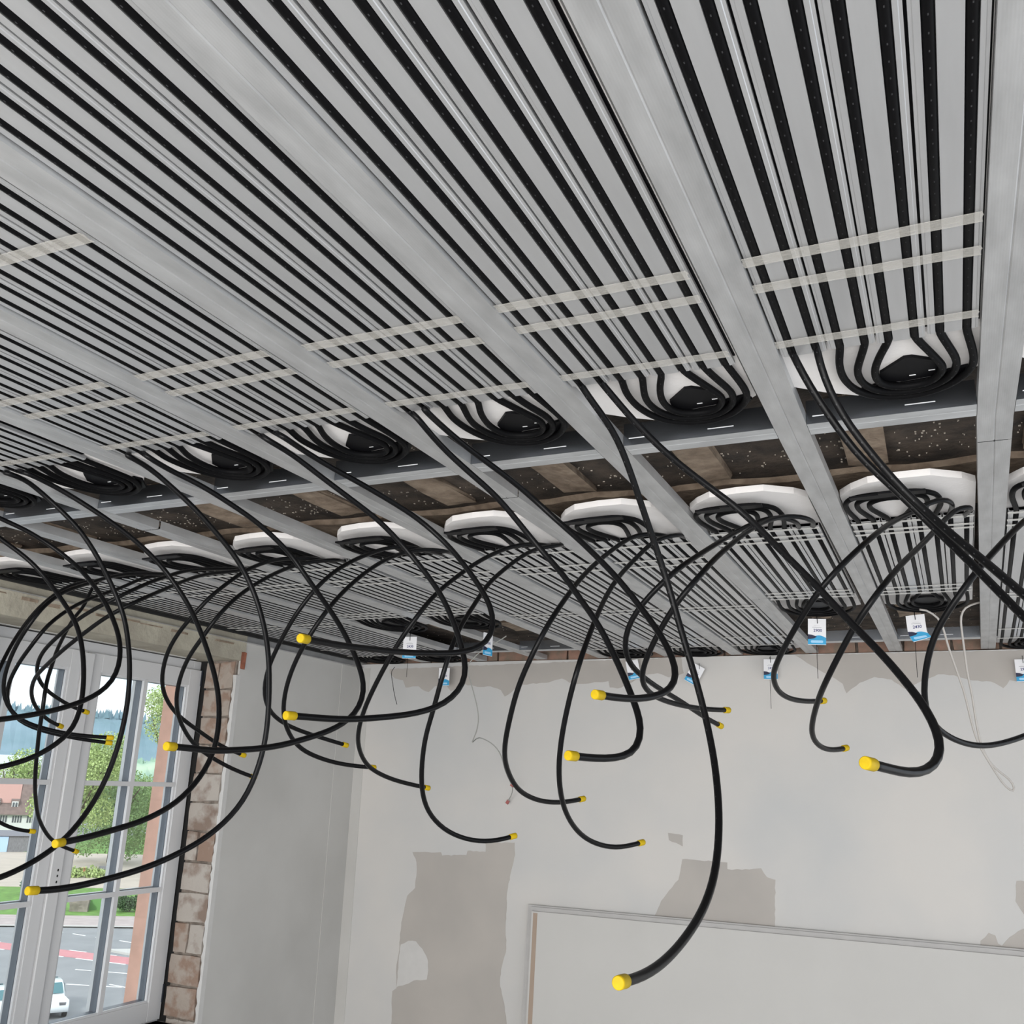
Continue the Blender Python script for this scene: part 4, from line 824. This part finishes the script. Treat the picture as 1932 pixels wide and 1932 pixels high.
# cars
CARP = mat('car_paint_white', (.72, .75, .76), .25, spec=.6)
CARG = mat('car_glass', (.05, .16, .18), .08, spec=.8)
TYRE = mat('car_tyre', (.02, .02, .02), .8); RIM = mat('car_rim', (.4, .4, .42), .3, .7)
LAMP = mat('car_lamp', (.12, .12, .13), .15)
def car(loc, rz, label):
    root = empty('car', loc, rz); tag(root, label, 'car', 'cars parked below the window')
    body = [(-2.1, .35), (-2.12, .62), (-2.0, .86), (-1.1, .98), (-.35, 1.40), (.35, 1.46), (1.15, 1.40), (1.75, 1.02), (2.08, .92), (2.12, .6), (2.08, .35), (1.65, .32), (1.25, .32), (-1.05, .32), (-1.65, .32)]
    bm = bmesh.new()
    rings = []
    for yy, sc in ((-.86, .90), (-.80, .97), (0, 1.0), (.80, .97), (.86, .90)):
        rings.append([bm.verts.new((x*(1 if abs(yy) < .84 else .985), yy*(1 if z < .95 else .84), .35+(z-.35)*sc if z > .9 else z)) for x, z in body])
    n = len(body)
    for A, B in zip(rings, rings[1:]):
        for k in range(n): f = bm.faces.new((A[k], A[(k+1) % n], B[(k+1) % n], B[k])); f.smooth = True
    bm.faces.new(rings[0][::-1]); bm.faces.new(rings[-1]); obj('body', bm, CARP, root)
    bm = bmesh.new(); v = [bm.verts.new(p) for p in ((-1.05, -.66, 1.02), (-1.05, .66, 1.02), (-.38, .60, 1.40), (-.38, -.60, 1.40))]; bm.faces.new(v)
    ww = obj('windscreen', bm, CARG, root); ww.location = (-.02, 0, .02)
    bm = bmesh.new(); v = [bm.verts.new(p) for p in ((1.72, -.62, 1.05), (1.72, .62, 1.05), (1.18, .58, 1.39), (1.18, -.58, 1.39))]; bm.faces.new(v)
    ww = obj('rear_window', bm, CARG, root); ww.location = (.02, 0, .02)
    for s in (-1, 1):
        bm = bmesh.new(); v = [bm.verts.new(p) for p in ((-.85, .80*s, .98), (1.45, .80*s, .98), (1.1, .72*s, 1.34), (-.3, .72*s, 1.34))]; bm.faces.new(v)
        ww = obj('side_window', bm, CARG, root); ww.location = (0, .012*s, 0)
        for wx in (-1.35, 1.4):
            bm = bmesh.new(); bmesh.ops.create_cone(bm, cap_ends=True, segments=20, radius1=.33, radius2=.33, depth=.2, matrix=Matrix.Translation((wx, .78*s, .33)) @ Matrix.Rotation(PI/2, 4, 'X'))
            wheel = obj('wheel', bm, TYRE, root)
            bm = bmesh.new(); bmesh.ops.create_cone(bm, cap_ends=True, segments=16, radius1=.2, radius2=.2, depth=.22, matrix=Matrix.Translation((wx, .785*s, .33)) @ Matrix.Rotation(PI/2, 4, 'X')); obj('rim', bm, RIM, wheel)
        bm = bmesh.new(); box(bm, -2.10, -1.85, s*.55-.16, s*.55+.16, .66, .80, .02); obj('headlamp', bm, LAMP, root)
car((-45.0, 36.8, GZ), R(-35), 'white car with pale windscreen at the lower left edge of the window view')
car((-43.6, 39.1, GZ), R(145), 'white car with one headlamp showing beside the window mullion')

# far house with brown roof and dormers
HWH = mat('house_white', (.74, .73, .71), .9); ROOF = mat('brown_roof', (.22, .16, .14), .9, noise_amt=.25, noise_scale=2)
DARKW = mat('house_pane', (.10, .11, .12), .4); SHED = mat('weathered_boards', (.25, .25, .26), .9, noise_amt=.3, noise_scale=2, stretch=(6, 6, 1))
root = empty('white_house', (-133.1, 109.3, GZ), R(50.6)); tag(root, 'white house with a steep brown roof, dormers and shuttered windows behind the left sash', 'house')
# local: x to the right as seen from the room, y away
WZ = 5.0
bm = bmesh.new(); box(bm, -14, 5.4, 0, 9, 0, WZ); obj('wall', bm, HWH, root)
bm = bmesh.new(); extr(bm, [(-.6, WZ-.1), (4.5, WZ+5.3), (9.6, WZ-.1)], -14.5, 5.9, 'x'); roof = obj('roof', bm, ROOF, root)
bm = bmesh.new(); extr(bm, [(.9, WZ+1.6), (3.6, WZ+4.6), (3.2, WZ+1.6)], -6.5, -.6, 'x'); obj('roof_panel', bm, mat('pink_roof', (.46, .27, .23), .9), root)
for i in range(6):
    x = -11.6+2.6*i
    bm = bmesh.new(); extr(bm, [(.6, WZ+.75), (.6, WZ+2.0), (4.2, WZ+3.0), (2.2, WZ+.75)], x-.6, x+.6, 'x'); obj('dormer', bm, ROOF, root)
    bm = bmesh.new(); box(bm, x-.46, x+.46, .48, .6, WZ+.9, WZ+1.85); fr = obj('dormer_window', bm, HWH, root)
    for s in (-.2, .2):
        bm = bmesh.new(); box(bm, x+s-.14, x+s+.14, .44, .48, WZ+1.05, WZ+1.7); obj('pane', bm, DARKW, fr)
for i in range(9):
    x = -12.9+2.05*i
    for s in (-.54, -.18, .18, .54):
        bm = bmesh.new(); box(bm, x+s-.11, x+s+.11, -.05, .0, 3.75, 4.75); obj('window', bm, DARKW, root)
sh = empty('board_shed', (-125.0, 102.8, GZ), R(50.6)); tag(sh, 'low grey boarded shed with a curved roof in front of the white house', 'shed')
bm = bmesh.new(); box(bm, -9, 1.7, 0, 3, 0, 2.4); obj('wall', bm, SHED, sh)
bm = bmesh.new(); extr(bm, [(-.3+3.6*i/8, 2.4+.7*math.sin(PI*i/8)) for i in range(9)], -9.3, 2.0, 'x'); obj('roof', bm, mat('shed_roof', (.20, .20, .22), .7), sh)
bm = bmesh.new(); box(bm, -6, -1.3, -.12, 0, .2, 2.3); obj('banner', bm, mat('pale_blue_banner', (.45, .62, .85), .8), sh)
lb = empty('long_building', (-262, 205, GZ), R(50.6)); tag(lb, 'long pale building with a brown ridge between the trees, far behind the white house', 'building')
bm = bmesh.new(); box(bm, -30, 13, 0, 14, 0, 13.0); obj('wall', bm, mat('pale_wall', (.66, .68, .70), .9), lb)
bm = bmesh.new(); extr(bm, [(-1, 12.9), (7, 15.6), (15, 12.9)], -31, 14, 'x'); obj('roof', bm, mat('pale_roof', (.52, .56, .62), .8), lb)
for i in range(12):
    bm = bmesh.new(); box(bm, -28+3.4*i, -26+3.4*i, -.1, 0, 9.8, 11.6); obj('window', bm, HWH if i % 3 else DARKW, lb)

# trees, bushes and hedges
LEAF = [mat('leaf_fresh', (.46, .58, .22), .7, noise_amt=.4, noise_scale=1.2), mat('leaf_mid', (.28, .42, .16), .7, noise_amt=.4, noise_scale=1.2), mat('leaf_dark', (.08, .14, .06), .8, noise_amt=.3, noise_scale=2), mat('leaf_blue_green', (.16, .25, .20), .8, noise_amt=.3, noise_scale=2)]
BARK = mat('bark', (.10, .075, .055), .9)
def foliage(lobes, n, size, seed):
    rnd = random.Random(seed); bm = bmesh.new()
    tot = sum(l[3]**2 for l in lobes)
    for cx, cy, cz, r in lobes:
        for _ in range(int(n*r*r/tot)):
            v = Vector((rnd.gauss(0, 1), rnd.gauss(0, 1), rnd.gauss(0, 1))).normalized()*r*rnd.uniform(.55, 1.08)
            p = Vector((cx, cy, cz))+Vector((v.x, v.y, v.z*.85)); s = size*rnd.uniform(.6, 1.4)
            a = Vector((rnd.gauss(0, 1), rnd.gauss(0, 1), rnd.gauss(0, 1))).normalized(); b = a.orthogonal().normalized()
            bm.faces.new([bm.verts.new(p+a*s), bm.verts.new(p+b*s*.6), bm.verts.new(p-a*s), bm.verts.new(p-b*s*.6)])
    return bm
def lobes_for(rnd, h, r, n):
    out = [(0, 0, h-r, r*.8)]
    for i in range(n): a = rnd.uniform(0, 2*PI); q = r*rnd.uniform(.3, .8); out.append((q*math.cos(a), q*math.sin(a), h-r*1.1+rnd.uniform(-.9, .8)*r, r*rnd.uniform(.35, .6)))
    return out
def tree(loc, h, r, k, label, n=5000, leaf=.22, seed=1, group=None, trunk=.25):
    rnd = random.Random(seed); root = empty('tree', loc); tag(root, label, 'tree', group)
    bm = foliage(lobes_for(rnd, h, r, 11), n, leaf, seed); me = bpy.data.meshes.new('foliage'); bm.to_mesh(me); bm.free(); me.materials.append(LEAF[k]); share('foliage', me, root)
    P = [(0, 0, -.1), (.1, 0, h*.3), (-.1, .1, h*.6), (0, 0, h*.8)]
    tube_obj('trunk', P, trunk, BARK, root, 8)
    for i in range(5):
        a = i*1.3; tube_obj('branch', [(0, 0, h*.38), (r*.4*math.cos(a), r*.4*math.sin(a), h*.6), (r*.7*math.cos(a), r*.7*math.sin(a), h*.75)], trunk*.35, BARK, root, 6)
def bush(loc, r, h, k, label, n=1500, leaf=.12, seed=3, cat='bush', L=0, ang=0):
    rnd = random.Random(seed); lob = []
    m_ = max(1, int(L/r)+1)
    for i in range(m_*3): t = (rnd.random()-.5)*L; lob.append((t*math.cos(ang)+rnd.uniform(-.3, .3)*r, t*math.sin(ang)+rnd.uniform(-.3, .3)*r, h*rnd.uniform(.3, .6), r*rnd.uniform(.6, .8)))
    bm = foliage(lob, n, leaf, seed); me = bpy.data.meshes.new('foliage'); bm.to_mesh(me); bm.free(); me.materials.append(LEAF[k])
    root = empty(cat, loc); tag(root, label, cat); share('foliage', me, root)
    tube_obj('stem', [(0, 0, -.1), (.05, 0, h*.3), (0, .05, h*.6)], .06, BARK, root, 6)

tree((-96.0, 86.5, GZ), 17, 5.0, 0, 'light green leafy tree filling the middle pane column', 22000, .13, 11, 'trees across the street')
tree((-89.0, 93.6, GZ), 25, 4.4, 0, 'taller sparse green tree beside the salmon stone reveal', 16000, .12, 12, 'trees across the street')
tree((-104, 100, GZ), 13, 5.5, 1, 'darker green tree behind the light green one', 14000, .15, 13, 'trees across the street')
tree((-160, 128, GZ), 15, 6, 0, 'pale green round tree above the brown house roof', 9000, .2, 14, 'trees across the street')
tree((-166, 143, GZ), 14, 6, 1, 'mid green tree right of the pale round one above the roof', 9000, .2, 15, 'trees across the street')
tree((-121.5, 122, GZ), 11, 3.5, 1, 'small tree at the right end of the white house', 7000, .14, 16, 'trees across the street')
bush((-82.5, 70.6, GZ), 1.6, 3.6, 3, 'blue-green spruce bush on the lawn beside the mullion', 3500, .16, 21)
bush((-67.0, 67.6, GZ+.1), .9, 1.5, 2, 'square dark clipped hedge beside the salmon stone reveal', 4000, .07, 22, 'hedge', 1.8, .58)
bush((-92, 84.5, GZ), 1.2, 1.2, 0, 'yellow-green low shrubs in front of the plaza', 1800, .14, 23, 'bush', 5, .6)
ROCK = mat('stone_block', (.30, .26, .22), .95, noise_amt=.35, noise_scale=2)
def stone(loc, sx, sy, sz, label):
    bm = bmesh.new(); box(bm, -sx/2, sx/2, -sy/2, sy/2, 0, sz, .05); bmesh.ops.subdivide_edges(bm, edges=bm.edges[:], cuts=3, use_grid_fill=True)
    for v in bm.verts: v.co += noise.noise_vector(v.co*1.5)*.14
    o = obj('stone_block', bm, ROCK, None, loc); o.rotation_euler = (0, 0, .6); tag(o, label, 'stone')
stone((-70.4, 65.2, GZ), 1.5, .8, 1.1, 'brown rough stone block at the pavement edge, right of its darker neighbour')
stone((-72.2, 64.0, GZ), .9, .8, .9, 'smaller dark stone block at the pavement edge beside the brown one')
bm = bmesh.new(); box(bm, -.9, .9, -.4, .4, 0, 1.2); o = obj('utility_box', bm, mat('green_box', (.13, .30, .08), .6), None, (-69.9, 66.9, GZ)); o.rotation_euler = (0, 0, .7); tag(o, 'bright green street cabinet beside the stone blocks', 'cabinet')
bm = bmesh.new(); bmesh.ops.create_cone(bm, cap_ends=True, segments=20, radius1=.26, radius2=.36, depth=.7, matrix=Matrix.Translation((0, 0, .35)))
bmesh.ops.create_cone(bm, cap_ends=True, segments=20, radius1=.39, radius2=.39, depth=.1, matrix=Matrix.Translation((0, 0, .72)))
tag(obj('plant_pot', bm, mat('terracotta', (.55, .24, .12), .85), None, (-93.7, 86.5, GZ+.2)), 'large terracotta pot on the pale plaza', 'pot')
pt = empty('planting_trough', (-91.6, 87.8, GZ+.2), .6); tag(pt, 'grey trough with a dark post at the edge of the plaza', 'trough')
bm = bmesh.new(); box(bm, -.7, .7, -.4, .4, 0, 1.0); obj('trough', bm, SHED, pt); bm = bmesh.new(); box(bm, .3, .6, .3, .5, 0, 2.6); obj('post', bm, mat('dark_post', (.08, .08, .09), .6), pt)
# low walls of the plaza
for k, (s0, n0, L_, h_) in enumerate(((20, 34, 12, .7), (26, 42, 14, .8))):
    x, y = kp(s0, n0); bm = bmesh.new(); box(bm, 0, L_, 0, .4, 0, h_); o = obj('garden_wall', bm, mat('sandstone_wall', (.55, .42, .33), .9, noise_amt=.2, noise_scale=1), None, (x, y, GZ+.2)); o.rotation_euler = (0, 0, .58)
    tag(o, ('nearer' if k == 0 else 'farther')+' low sandstone wall across the plaza', 'wall')
# wooded hills
def hills(name, dist, h0, amp, seed, mt, label, depth=120, b0=95, b1=165, n=260):
    rnd = random.Random(seed); bm = bmesh.new(); rows = []
    for j in range(6):
        rr = dist+depth*j/5; row = []
        for i in range(n+1):
            a = R(b0+(b1-b0)*i/n); t = j/5
            h = (h0+amp*noise.noise(Vector((i*.02, seed, 0)))*1.4)*math.sin(t*PI/2)**.8
            if j: h += rnd.uniform(0, 2.)*(dist/800)
            row.append(bm.verts.new((rr*math.cos(a), rr*math.sin(a), GZ+h)))
        rows.append(row)
    for A, B in zip(rows, rows[1:]):
        for i in range(n): bm.faces.new((A[i], A[i+1], B[i+1], B[i]))
    for i in range(n*7):            # single firs breaking the skyline
        a = R(b0+(b1-b0)*rnd.random()); j = rnd.random(); rr = dist+depth*(.75+.25*j)
        k = int((math.degrees(a)-b0)/(b1-b0)*n); zb = rows[-1][max(0, min(n, k))].co.z-3; x, y = rr*math.cos(a), rr*math.sin(a); hh = rnd.uniform(4, 9)*(dist/800); rw = hh*.32
        top = bm.verts.new((x, y, zb+hh)); ring = [bm.verts.new((x+rw*math.cos(q), y+rw*math.sin(q), zb)) for q in (0, 2.1, 4.2)]
        for q in range(3): bm.faces.new((ring[q], ring[(q+1) % 3], top))
    o = obj(name, bm, mt); o['kind'] = 'structure'
hills('hill_far', 820, 56, 8, 3, mat('hazed_forest', (.22, .31, .37), .95, col2=(.13, .22, .25), noise_scale=.02, detail=10), '')  # distance haze is put into the far forest's bluish colour
hills('hill_near', 420, 16, 6, 8, mat('green_hillside', (.42, .54, .38), .95, col2=(.26, .40, .30), noise_scale=.04, detail=10), '', 90)

# ------------------------------------------------------------------ done
for o in bpy.data.objects:
    if o.type == 'MESH' and o.parent is None and not o.get('kind') and not o.get('category'): print('UNTAGGED', o.name)
